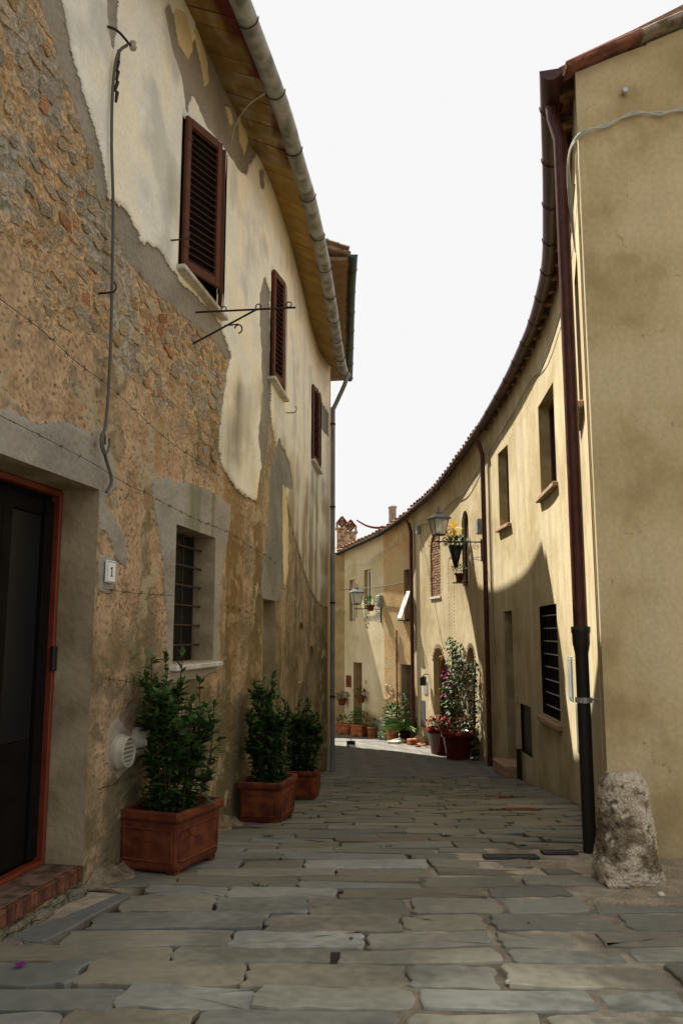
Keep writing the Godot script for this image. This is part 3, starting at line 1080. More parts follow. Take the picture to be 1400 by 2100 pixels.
func build_ground() -> void:
	# one sheet out to the horizon, following the fall of the street
	var st := begin(true)
	var zs := [-200.0, -60.0, -20.0, -8.0, -3.0, 0.0, 2.0, 4.0, 6.0, 8.0, 10.0, 12.0, 14.0, 16.0, 18.0, 20.0, 23.0, 26.0, 30.0, 36.0, 45.0, 80.0, 250.0]
	var xs := [-200.0, -60.0, -20.0, -10.0, -5.0, -2.0, 0.0, 2.0, 4.0, 7.0, 12.0, 20.0, 60.0, 200.0]
	for i in zs.size() - 1:
		for j in xs.size() - 1:
			var a := Vector3(xs[j], cg.at(clampf(zs[i], -8.0, 45.0)) - 0.09, -zs[i])
			var b := Vector3(xs[j + 1], a.y, -zs[i])
			var y2 := cg.at(clampf(zs[i + 1], -8.0, 45.0)) - 0.09
			quad(st, a, b, Vector3(xs[j + 1], y2, -zs[i + 1]), Vector3(xs[j], y2, -zs[i + 1]))
	meta(put("ground", st, mat(Color(0.16, 0.14, 0.11), 1.0, TX.dirt, 0.3, TX.relief, 0.5)), "bare earth under and around the street", "", "", "structure")

func mortar_depth(x: float, d: float) -> float:
	# how far the bed lies below the stones: nearly flush sandy mortar on the mended side, open joints elsewhere
	var mended := clampf((x - 0.1 - (d - 5.0) * 0.16) * 2.5, 0, 1) * clampf((7.6 - d) * 1.2, 0, 1)
	var by_wall := clampf((cl.at(d) + 0.42 - x) * 6.0, 0, 1) * clampf((5.9 - d) * 2.0, 0, 1)
	return lerpf(lerpf(0.028, 0.010, mended), 0.012, by_wall)

func build_street_stones() -> void:
	# bed of the paving
	var nx := 90
	var nd := 190
	var vs := PackedVector3Array()
	var cs := PackedColorArray()
	var idx := PackedInt32Array()
	for i in nd + 1:
		var d := lerpf(0.4, 15.7, float(i) / nd)
		var xa := cl.at(d) - 0.15
		var xb := (cr.at(d) + 0.12) if d > 6.3 else 4.5
		for j in nx + 1:
			var x := lerpf(xa, xb, float(j) / nx)
			var k := 1.0
			var n := NB[((int(d * 150.0 + 400) & 511) << 9) | (int(x * 150.0 + 900) & 511)] / 255.0
			var md := mortar_depth(x, d)
			vs.append(Vector3(x, cg.at(d) - md + (n - 0.5) * 0.005, -d))
			var pale := clampf((0.028 - md) / 0.018, 0, 1)
			var c := Color(0.06, 0.047, 0.03).lerp(Color(0.42, 0.36, 0.265), clampf(pale * 0.9 + (n - 0.7) * 0.7, 0, 1))
			cs.append(c)
	for i in nd:
		for j in nx:
			var a := i * (nx + 1) + j
			idx.append_array([a, a + nx + 1, a + 1, a + 1, a + nx + 1, a + nx + 2])
	var arr := []
	arr.resize(Mesh.ARRAY_MAX)
	arr[Mesh.ARRAY_VERTEX] = vs
	arr[Mesh.ARRAY_COLOR] = cs
	arr[Mesh.ARRAY_INDEX] = idx
	var am := ArrayMesh.new()
	am.add_surface_from_arrays(Mesh.PRIMITIVE_TRIANGLES, arr)
	var st := SurfaceTool.new()
	st.create_from(am, 0)
	st.generate_normals()
	var covers := [Vector2(2.05, 9.75), Vector2(2.12, 11.6), Vector2(1.26, 6.42), Vector2(1.67, 6.62)]
	var street := put("street", st, mat(WHITE, 1.0, TX.mottle, 2.0, TX.relief, 0.25, true))
	meta(street, "stone-paved street running downhill between the houses", "", "", "structure")
	# stone colour and stains, laid in plan
	M.paving = mat(WHITE, 0.86, paving_tex(), 1.0, TX.relief, 0.4, true)
	M.paving.uv1_triplanar = false
	M.paving.heightmap_enabled = false
	M.paving.normal_enabled = false
	var rest := begin()
	var made := -24
	var d := 1.45
	var row := 0
	while d < 15.55:
		var dep := rng.randf_range(0.21, 0.33) * lerpf(1.0, 0.86, clampf((d - 6.0) / 6.0, 0, 1))
		var xa := cl.at(d + dep * 0.5) + 0.04
		var xb := (cr.at(d + dep * 0.5) - 0.05) if d > 6.2 else (1.62 + 0.25 * sin(d * 7.0) if d > 5.0 else 2.25 + 0.3 * sin(d * 5.0))
		var x := xa
		while x < xb - 0.08:
			var w := rng.randf_range(0.36, 0.78) if x > 0.2 else rng.randf_range(0.42, 0.98)
			if d > 9.0:
				w *= 0.85
			if xb - x - w < 0.22:
				w = xb - x
			var mended := clampf((x + w * 0.5 - 0.1 - (d - 5.0) * 0.16) * 2.5, 0, 1) * clampf((7.6 - d) * 1.2, 0, 1)
			var gap := lerpf(0.010, 0.048, mended)
			var wav := 0.035 * sin(x * 1.7 + d * 0.9) * (1.0 - mended * 0.6)
			# the broad slab by the step, laid first
			if d + dep > 4.5 and d < 5.45 and x < -1.1:
				var x1 := -1.44 + clampf(d + dep * 0.5 - 4.55, 0, 1) * 0.26
				if x < x1:
					x = x1
			var taken := false
			for q: Vector2 in covers:
				if absf(q.x - x - w * 0.5) < w * 0.5 and absf(q.y - d - dep * 0.5) < dep * 0.5 + 0.02:
					taken = true
			if not taken:
				if w > 0.5 and dep > 0.27 and rng.randf() < 0.18 and mended < 0.5:
					paving(street, rest, made, x + w * 0.5, d + dep * 0.27 + wav, w - gap, dep * 0.52 - gap, mended)
					paving(street, rest, made + 1, x + w * 0.5, d + dep * 0.77 + wav, w - gap, dep * 0.46 - gap, mended)
					made += 2
				else:
					paving(street, rest, made, x + w * 0.5, d + dep * 0.5 + wav, w - gap, dep - gap, mended)
					made += 1
			x += w
		d += dep
		row += 1
	# the broad bluish slab in front of the step
	var sl := begin()
	rng.seed = 77
	slab_mesh(sl, Vector3(-1.585, cg.at(4.97) - 0.012, -4.97), 0.37, 0.95, Color(0.42, 0.425, 0.40), -0.24)
	put("paving_stone", sl, M.paving, street)
	if made > 0:
		meta(put("paving_stones", rest, M.paving, street), "", "", "", "stuff")
	print("paving stones ", made)
	# earth and broken asphalt at the foot of the corner house
	var es := begin(true)
	var gx := 26
	var gd := 26
	for i in gd:
		for j in gx:
			var q := []
			for k in [[0, 0], [1, 0], [1, 1], [0, 1]]:
				var dd := lerpf(2.4, 6.35, float(i + k[1]) / gd)
				var left := (1.70 + 0.25 * sin(dd * 7.0) if dd > 5.0 else 2.33 + 0.3 * sin(dd * 5.0)) + 0.05 * sin(dd * 23.0)
				var xx := lerpf(left, 5.0, pow(float(j + k[0]) / gx, 1.6))
				var n := NB[((int(dd * 190.0) & 511) << 9) | (int(xx * 190.0) & 511)] / 255.0
				var edge := clampf(float(j + k[0]) / 2.0, 0, 1)
				q.append(Vector3(xx, cg.at(dd) - 0.03 + edge * (0.028 + 0.02 * n) + 0.03 * clampf((xx - 2.2), 0, 1), -dd))
			quad(es, q[0], q[1], q[2], q[3])
	meta(put("verge", es, mat(Color(0.36, 0.29, 0.20), 1.0, TX.mottle, 1.3, TX.relief, 0.6)), "gritty sand and broken tarmac at the foot of the corner house", "", "", "structure")
	# tarmac further down
	var rd := begin(true)
	for i in 40:
		for j in 14:
			var q := []
			for k in [[0, 0], [1, 0], [1, 1], [0, 1]]:
				var dd := lerpf(15.42, 30.0, float(i + k[1]) / 40)
				var xa := maxf(-0.4, cl.at(minf(dd, 16.3)) - 0.1) if dd < 23.4 else -8.0
				var xb := cr.at(minf(dd, 24.0)) + 0.1 if dd < 24.0 else 1.5
				q.append(Vector3(lerpf(xa, xb, float(j + k[0]) / 14), cg.at(dd) + 0.004 + (0.012 * sin(j * 2.1 + i) if i > 0 else 0.0) * 0.4, -dd))
			quad(rd, q[0], q[1], q[2], q[3])
	meta(put("road", rd, mat(Color(0.17, 0.165, 0.15), 0.95, TX.mottle, 0.8, TX.relief, 0.5)), "worn grey tarmac where the street levels out", "", "", "structure")

func paving_tex() -> ImageTexture:
	# plan x -4..6, d 2..16 at 100 px a metre across and 73 along: grain, brown stains, chalky bloom near the corner
	var w := 1024
	var h := 1024
	var out := PackedByteArray()
	out.resize(w * h * 3)
	var k := 0
	for j in h:
		var d := 2.0 + j * 14.0 / h
		for i in w:
			var x := -4.0 + i * 10.0 / w
			var a := NA[((int(d * 110.0) & 511) << 9) | (int(x * 110.0 + 2000) & 511)]
			var f := NC[((int(d * 260.0) & 511) << 9) | (int(x * 200.0 + 2000) & 511)]
			var b := NB[((int(d * 240.0) & 511) << 9) | (int(x * 150.0 + 2000) & 511)]
			var t := 0.35 + a * 0.00035 + (f - 128) * 0.00025 + (b - 128) * 0.00015
			var r := t
			var g := t
			var bl := t * 0.96
			var br := clampf((b - 110) * 0.004, 0, 1) * 0.3
			r = lerpf(r, t * 1.02, br)
			g = lerpf(g, t * 0.86, br)
			bl = lerpf(bl, t * 0.58, br)
			var bloom := clampf((f * 0.15 + b * 0.40 + a * 0.60 - 70.0) * 0.0065, 0, 1) * (0.8 + 0.0008 * f) * maxf(clampf((x - 0.1) * 2.6, 0, 1) * clampf((4.45 - d) * 1.6, 0, 1), 0.35 * clampf((1.0 - absf(x + 0.3)) * 1.5, 0, 1) * clampf((5.6 - d) * 1.5, 0, 1))
			r = lerpf(r, 0.98, bloom)
			g = lerpf(g, 0.98, bloom)
			bl = lerpf(bl, 0.93, bloom)
			out[k] = SRGB[clampi(int(r * 1024), 0, 1024)]
			out[k + 1] = SRGB[clampi(int(g * 1024), 0, 1024)]
			out[k + 2] = SRGB[clampi(int(bl * 1024), 0, 1024)]
			k += 3
	return ImageTexture.create_from_image(Image.create_from_data(w, h, false, Image.FORMAT_RGB8, out))

func plan_uv(v: Vector3) -> Vector2:
	return Vector2((v.x + 4.0) / 10.0, (-v.z - 2.0) / 14.0)

func slab_mesh(st: SurfaceTool, c: Vector3, w: float, dep: float, col: Color, turn := 0.0, near := true) -> void:
	# one worn paving stone: uneven outline, rounded arris, a slightly dished or swollen top
	var n := 14 if near else 10
	var cor := rng.randf_range(0.008, 0.035)
	var outer := PackedVector3Array()
	var ph := rng.randf() * TAU
	var tilt := Vector2(rng.randf_range(-0.012, 0.012), rng.randf_range(-0.02, 0.02))
	var hw := w * 0.5
	var hd := dep * 0.5
	var base := PackedVector2Array([Vector2(-hw + cor, -hd), Vector2(-hw * 0.33, -hd), Vector2(hw * 0.33, -hd), Vector2(hw - cor, -hd), Vector2(hw, -hd + cor), Vector2(hw, 0), Vector2(hw, hd - cor), Vector2(hw - cor, hd), Vector2(hw * 0.33, hd), Vector2(-hw * 0.33, hd), Vector2(-hw + cor, hd), Vector2(-hw, hd - cor), Vector2(-hw, 0), Vector2(-hw, -hd + cor)])
	if not near:
		base = PackedVector2Array([base[0], Vector2(0, -hd), base[3], base[4], base[6], base[7], Vector2(0, hd), base[10], base[11], base[13]])
	if near:
		var fine := PackedVector2Array()
		for i in n:
			fine.append(base[i])
			var e := base[(i + 1) % n]
			if base[i].distance_to(e) > 0.09:
				fine.append(base[i].lerp(e, rng.randf_range(0.35, 0.65)))
		base = fine
		n = base.size()
	var jit := minf(0.018, minf(w, dep) * 0.075)
	for i in n:
		base[i] += Vector2(rng.randf_range(-jit, jit), rng.randf_range(-jit, jit) * 0.9)
	var ct := cos(turn)
	var sn := sin(turn)
	var dome := rng.randf_range(-0.003, 0.004)
	var lift := rng.randf_range(-0.004, 0.005)
	var rs := []
	var levels := [[1.0, -0.05], [1.0, -0.005], [-0.012, 0.0], [-0.07, 1.0]]
	for lv in levels:
		var ring := PackedVector3Array()
		for i in n:
			var b := base[i]
			var q := b
			if lv[0] < 0.0:
				q = b * (1.0 - minf(0.6, -lv[0] * 2.0 / minf(w, dep)))
				if lv[0] > -0.05:
					q = b - b.normalized() * rng.randf_range(0.004, 0.012)
			var r := Vector2(q.x * ct - q.y * sn, q.x * sn + q.y * ct)
			var wx := c.x + r.x
			var wd := -c.z + r.y
			var y := c.y + (cg.at(wd) - cg.at(-c.z)) + tilt.x * q.x / maxf(hw, 0.1) + tilt.y * q.y * 0.5 + lift
			if lv[1] < 0.0:
				y += lv[1]
			elif lv[1] > 0.5:
				y += dome + rng.randf_range(-0.0025, 0.0025)
			ring.append(Vector3(wx, y, -wd))
		rs.append(ring)
	st.set_color(col)
	for k in rs.size() - 1:
		st.set_smooth_group(1 if k == 2 else -1)
		var a: PackedVector3Array = rs[k]
		var b: PackedVector3Array = rs[k + 1]
		for i in n:
			var i2 := (i + 1) % n
			uv_tri(st, a[i], b[i2], a[i2])
			uv_tri(st, a[i], b[i], b[i2])
	var top: PackedVector3Array = rs[3]
	var mid := Vector3.ZERO
	for v in top:
		mid += v
	mid /= n
	mid.y += dome * 0.3
	st.set_smooth_group(1)
	for i in n:
		uv_tri(st, mid, top[(i + 1) % n], top[i])

func uv_tri(st: SurfaceTool, a: Vector3, b: Vector3, c: Vector3) -> void:
	# clockwise seen from above, with plan coordinates
	for v in [a, c, b]:
		st.set_uv(plan_uv(v))
		st.add_vertex(v)

func paving(street: Node, rest: SurfaceTool, made: int, x: float, d: float, w: float, dep: float, mended: float) -> void:
	var t := rng.randf()
	var col := Color(0.48, 0.45, 0.345).lerp(Color(0.435, 0.45, 0.415), t)
	if rng.randf() < 0.3:
		col = Color(0.43, 0.38, 0.28).lerp(col, 0.35)
	if rng.randf() < 0.1 and d < 7.0:
		col = Color(0.60, 0.60, 0.55)
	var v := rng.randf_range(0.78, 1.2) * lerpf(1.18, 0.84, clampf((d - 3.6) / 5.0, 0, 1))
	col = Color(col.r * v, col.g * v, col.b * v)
	if w < 0.06 or dep < 0.05:
		return
	var y := cg.at(d)
	if made < 290 and d > 2.9:
		var st := begin()
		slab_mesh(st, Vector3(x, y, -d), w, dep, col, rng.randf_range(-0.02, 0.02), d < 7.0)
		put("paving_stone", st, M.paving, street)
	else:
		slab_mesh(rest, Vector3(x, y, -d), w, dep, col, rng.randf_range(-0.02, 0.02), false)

# --- the old peeling house
func build_old_house() -> void:
	var h := thing("old_house", "tall old house with whitewash peeling off bare rubble and old render", "house")
	var door := opening(4.05, 5.38, 0.16, 2.55, 0.34)
	var barred := opening(6.74, 7.74, 1.36, 2.5, 0.27)
	var w1 := opening(6.6, 7.6, 4.68, 6.1, 0.12)
	var w2 := opening(9.62, 10.45, 4.68, 6.08, 0.12)
	var w3 := opening(14.35, 15.45, 4.68, 6.08, 0.12)
	var niche := opening(9.46, 10.2, -0.6, 2.0, 0.16)
	var slot := opening(12.68, 13.38, 0.85, 1.78, 0.10, 0.12)
	var arch := opening(14.25, 15.2, -1.1, 1.4, 0.3, 0.48)
	var holes := [door, barred, w1, w2, w3, niche, slot, arch]
	var snap_s := []
	var snap_y := []
	for o in holes:
		snap_s += [o.s0, o.s1]
		snap_y += [o.y0, o.y1]
	var ss := lines(0.5, 4.0, 0.25, [])
	ss.append_array(lines(4.0, 9.0, 0.021, snap_s).slice(1))
	ss.append_array(lines(9.0, 16.3, 0.045, snap_s).slice(1))
	var ys := lines(-1.4, 7.25, 0.0225, snap_y)
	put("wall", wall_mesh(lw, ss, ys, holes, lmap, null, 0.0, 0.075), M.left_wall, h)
	# far end wall, rear and the near end, out of sight
	var sh := begin()
	var e := lw.p(16.3, 0)
	quad(sh, Vector3(e.x, -1.4, e.z), Vector3(e.x - 6.5, -1.4, e.z), Vector3(e.x - 6.5, 8.9, e.z), Vector3(e.x, 7.2, e.z))
	var b := lw.p(0.5, 0)
	quad(sh, Vector3(b.x - 6.0, -1.4, b.z), Vector3(b.x, -1.4, b.z), Vector3(b.x, 7.2, b.z), Vector3(b.x - 6.0, 8.9, b.z))
	quad(sh, Vector3(e.x - 6.5, -1.4, e.z), Vector3(b.x - 6.0, -1.4, b.z), Vector3(b.x - 6.0, 8.9, b.z), Vector3(e.x - 6.5, 8.9, e.z))
	put("wall", sh, M.ochre, h)
	for o in [barred, niche]:
		reveal(lw, o, M.cement, h)
	reveal(lw, door, M.cement, h, "door_reveal")
	for o in [w1, w2, w3]:
		reveal(lw, o, M.dark, h)
	for o in [slot, arch]:
		reveal(lw, o, M.ochre, h)
	back_panel(lw, niche, M.cement_grey, h, "blocked_doorway")
	back_panel(lw, slot, M.ochre, h, "blocked_slot")
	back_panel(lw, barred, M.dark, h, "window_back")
	# barred window
	var wf := begin()
	for k in 4:
		bar_in(lw, barred, wf, 6.76 + k * 0.27, 1.37, 6.76 + k * 0.27, 2.49, -0.155, 0.009)
	put("window_bars", wf, M.iron, h)
	for k in 6:
		var st := begin()
		bar_in(lw, barred, st, 6.745, 1.5 + k * 0.175, 7.735, 1.5 + k * 0.175, -0.14, 0.010)
		put("window_bar", st, M.iron, h)
	var wg := begin()
	frame_box(lw, barred, wg, 6.75, 7.73, 1.365, 2.49, -0.215, 0.03)
	put("window_pane", wg, M.dark_glass, h)
	var sl := begin()
	frame_box(lw, barred, sl, 6.68, 7.86, 1.30, 1.345, 0.065, 0.33, 0.008)
	put("window_sill", sl, M.marble, h)
	# shuttered windows
	for spec in [[w1, 0.34], [w2, 0.16], [w3, 0.12]]:
		var o: Dictionary = spec[0]
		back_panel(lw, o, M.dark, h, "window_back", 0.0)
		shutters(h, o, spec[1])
		var s2 := begin()
		frame_box(lw, o, s2, o.s0 - 0.09, o.s1 + 0.09, o.y0 - 0.045, o.y0 - 0.004, 0.10, 0.24, 0.008)
		put("window_sill", s2, M.marble, h)
	# door: red frame, dark leaf with glass, handle
	var df := begin()
	frame_box(lw, door, df, 5.337, 5.372, 0.17, 2.545, -0.25, 0.07)
	frame_box(lw, door, df, 4.06, 4.095, 0.17, 2.545, -0.25, 0.07)
	frame_box(lw, door, df, 4.098, 5.334, 2.505, 2.545, -0.25, 0.07)
	frame_box(lw, door, df, 4.098, 5.334, 0.17, 0.20, -0.25, 0.07)
	var fr := put("door_frame", df, M.door_frame, h)
	var hg := begin()
	frame_box(lw, door, hg, 5.32, 5.365, 1.36, 1.52, -0.232, 0.03)
	put("hinge", hg, M.black, fr)
	var dl := begin()
	for s in [4.10, 4.70, 4.76, 5.23]:
		frame_box(lw, door, dl, s, s + 0.10 if s != 4.70 else s + 0.055, 0.22, 2.465, -0.285, 0.04)
	frame_box(lw, door, dl, 4.225, 5.195, 0.225, 0.95, -0.292, 0.03)
	frame_box(lw, door, dl, 4.225, 5.195, 2.36, 2.46, -0.287, 0.035)
	var leafd := put("door", dl, M.dark_door, h)
	var pg := begin()
	frame_box(lw, door, pg, 4.22, 5.2, 0.955, 2.355, -0.302, 0.012, 0.0)
	put("pane", pg, M.dark_glass, leafd)
	back_panel(lw, door, M.dark, h, "door_back")
	# step: brick-edged tile top over rough stone
	var sp := begin()
	frame_box(lw, door, sp, 4.055, 5.375, 0.085, 0.172, -0.035, 0.3, 0.006)
	var step := put("door_step", sp, mat(Color(0.17, 0.10, 0.07), 0.85, TX.dirt, 1.3, TX.relief, 0.2), h)
	for k in 18:
		var st := begin()
		var s := 4.055 + k * 0.0735
		frame_box(lw, door, st, s, s + 0.068, 0.084 + rng.randf_range(-0.003, 0.003), 0.174 + rng.randf_range(-0.002, 0.002), 0.008 + rng.randf_range(-0.004, 0.004), 0.042, 0.005)
		put("brick", st, mat_var("step_brick", k % 4), step)
	var sb := begin()
	for k in 7:
		var s := 3.95 + k * 0.205
		var hh := rng.randf_range(0.07, 0.12)
		frame_box(lw, door, sb, s, s + 0.2, -0.12, 0.08 - rng.randf_range(0.0, 0.02), 0.05 + rng.randf_range(-0.03, 0.02), 0.3, 0.02)
	put("step_base", sb, mat(Color(0.26, 0.235, 0.17), 1.0, TX.dirt, 2.2, TX.relief, 1.5), step)
	# splash of render at the wall's foot
	var sk := begin(true)
	var prev := PackedVector3Array()
	for i in 60:
		var s := 5.42 + i * 0.13
		var ring := PackedVector3Array()
		for q in [[0.0, 0.20], [0.02, 0.10], [0.06, 0.04], [0.12, 0.005], [0.2, -0.04]]:
			var n := NB[((int(s * 300) & 511) << 9) | (int(q[1] * 900 + 300) & 511)] / 255.0
			ring.append(lw.p(s, cg.at(s) + q[1] * (0.1 + 0.8 * n) * clampf((s - 5.38) * 6.0, 0, 1), q[0] * (0.3 + n) + 0.002))
		if i > 0:
			rings(sk, [prev, ring], false)
		prev = ring
	put("wall_foot", sk, mat(Color(0.27, 0.22, 0.15), 1.0, TX.dirt, 1.4, TX.relief, 0.8), h)
	# rubble laid bare: stones that stand out of the mortar
	rubble(h)
	# arched door
	back_panel(lw, arch, M.brown_wood, h, "arched_door")
	# eaves
	eaves_old(h)

func mat_var(kind: String, k: int) -> Material:
	var key := kind + str(k)
	if not M.has(key):
		var v: float = [1.0, 0.78, 1.2, 0.9][k % 4]
		if kind == "step_brick":
			M[key] = mat(Color(0.17 * v, 0.065 * v, 0.034 * v), 0.85, TX.dirt, 2.0, TX.relief, 0.3)
		else:
			M[key] = mat(Color(0.33 * v, 0.19 * v, 0.11 * v), 0.95, TX.dirt, 2.0, TX.relief, 0.3)
	return M[key]

func shutters(h: Node, o: Dictionary, ajar: float) -> void:
	var w: float = (o.s1 - o.s0) * 0.5 - 0.004
	var hh: float = o.y1 - o.y0 - 0.01
	var mid: float = (o.s0 + o.s1) * 0.5
	var n := lw.n(mid)
	for e in 2:
		var hinge := deep(lw, o, o.s0 if e == 0 else o.s1, (o.y0 + o.y1) * 0.5, 0.035)
		var dir := lw.tang(mid) * (1.0 if e == 0 else -1.0)
		var x := (dir * cos(ajar) + n * sin(ajar)).normalized()
		var z := x.cross(Vector3.UP) if e == 0 else Vector3.UP.cross(x)
		var t := Transform3D(Basis(x, Vector3.UP, x.cross(Vector3.UP)), hinge)
		var st := begin()
		var sw := 0.062
		box(st, t * at(sw * 0.5, 0, 0), Vector3(sw, hh, 0.038), 0.005)
		box(st, t * at(w - sw * 0.5, 0, 0), Vector3(sw, hh, 0.038), 0.005)
		for yy in [hh * 0.5 - 0.035, -hh * 0.5 + 0.045]:
			box(st, t * at(w * 0.5, yy, 0), Vector3(w - sw * 2, 0.08, 0.034), 0.004)
		for yy in [0.5, -0.5]:
			box(st, t * at(0.03, yy, 0.0 + (0.02 if z.dot(n) > 0 else -0.02)), Vector3(0.07, 0.03, 0.012), 0.003)
		var sh := put("shutter", st, M.shutter, h)
		var shade_sheet := begin()
		box(shade_sheet, t * at(w * 0.5, 0, -0.03 if z.dot(n) > 0 else 0.03), Vector3(w - sw, hh - 0.06, 0.006))  # dark sheet added behind the slats, standing in for the shade inside
		put("shutter_shade_sheet", shade_sheet, M.dark, h)
		var cnt := int((hh - 0.17) / 0.064) + 1
		var sm := begin()
		box(sm, at(0, 0, 0, 0.55, 0, 0), Vector3(w - sw * 2 + 0.01, 0.007, 0.034), 0.002)
		var mesh := done(sm)
		for k in cnt:
			var s := put("slat", mesh, M.shutter, sh)
			s.transform = t * at(w * 0.5, -hh * 0.5 + 0.105 + k * 0.064 + rng.randf_range(-0.002, 0.002), 0, (0.0 if e == 0 else 0.0) + rng.randf_range(-0.06, 0.06), 0, 0)

func rubble(h: Node) -> void:
	var spots := []
	var y := 2.7
	while y < 7.15:
		var hgt := rng.randf_range(0.06, 0.125)
		var d := 4.0
		while d < 8.5:
			var w := rng.randf_range(0.07, 0.24)
			var c := Vector2(d + w * 0.5, y + hgt * 0.5 + rng.randf_range(-0.02, 0.02))
			if in_layer("rubble", c.x, c.y) and not in_layer("white", c.x - 0.05, c.y) and not in_layer("white", c.x + 0.06, c.y) and not in_layer("grey", c.x, c.y) and rng.randf() < 0.93:
				spots.append([c, w, hgt])
			d += w + rng.randf_range(0.0, 0.03)
		y += hgt + rng.randf_range(0.0, 0.025)
	var rest := begin()
	var n := 0
	var wall_stones := []
	for q in spots:
		var st := begin() if n < 290 else rest
		var c: Vector2 = q[0]
		var roll := rng.randf()
		var col := Color(0.37, 0.30, 0.20)
		if roll < 0.30:
			col = Color(0.27, 0.25, 0.205)
		elif roll < 0.52:
			col = Color(0.40, 0.25, 0.11)
		elif roll < 0.60:
			col = Color(0.36, 0.12, 0.05)
		elif roll < 0.68:
			col = Color(0.44, 0.36, 0.26)
		col = col.lerp(Color(0.40, 0.29, 0.17), rng.randf_range(0.1, 0.6))
		var v := rng.randf_range(0.85, 1.35)
		st.set_color(Color(col.r * v, col.g * v, col.b * v))
		var base := (left_h(c.x, c.y) - 0.5) * 0.075
		var m := 8
		var rs := []
		var ang0 := rng.randf() * TAU
		var rot := rng.randf_range(-0.25, 0.25)
		var rad := PackedFloat32Array()
		for k in m:
			rad.append(rng.randf_range(0.6, 1.18))
		var out: float = rng.randf_range(-0.002, 0.012)
		for lv in [[1.0, -0.03], [0.93, 0.8], [0.6, 1.0]]:
			var ring := PackedVector3Array()
			for k in m:
				var a := TAU * k / m + 0.3
				# squarish outline
				var cx := signf(cos(a)) * pow(absf(cos(a)), 0.75)
				var sy := signf(sin(a)) * pow(absf(sin(a)), 0.75)
				var px: float = cx * q[1] * 0.5 * rad[k] * lv[0]
				var py: float = sy * q[2] * 0.5 * rad[k] * lv[0]
				var rx := px * cos(rot) - py * sin(rot)
				var ry := px * sin(rot) + py * cos(rot)
				var off: float = base + (lv[1] if lv[1] < 0 else lv[1] * out + rng.randf_range(-0.003, 0.003))
				ring.append(lw.p(c.x + rx, c.y + ry, off))
			rs.append(ring)
		st.set_smooth_group(-1)
		for k in 2:
			var r0: PackedVector3Array = rs[k]
			var r1: PackedVector3Array = rs[k + 1]
			for i in m:
				quad(st, r0[i], r1[i], r1[(i + 1) % m], r0[(i + 1) % m])
		fan(st, rs[2], true)
		if n < 290:
			put("stone", st, M.stone, h)
		n += 1
	if n > 290:
		meta(put("rubble_stones", rest, M.stone, h), "", "", "", "stuff")
	print("rubble stones ", n)

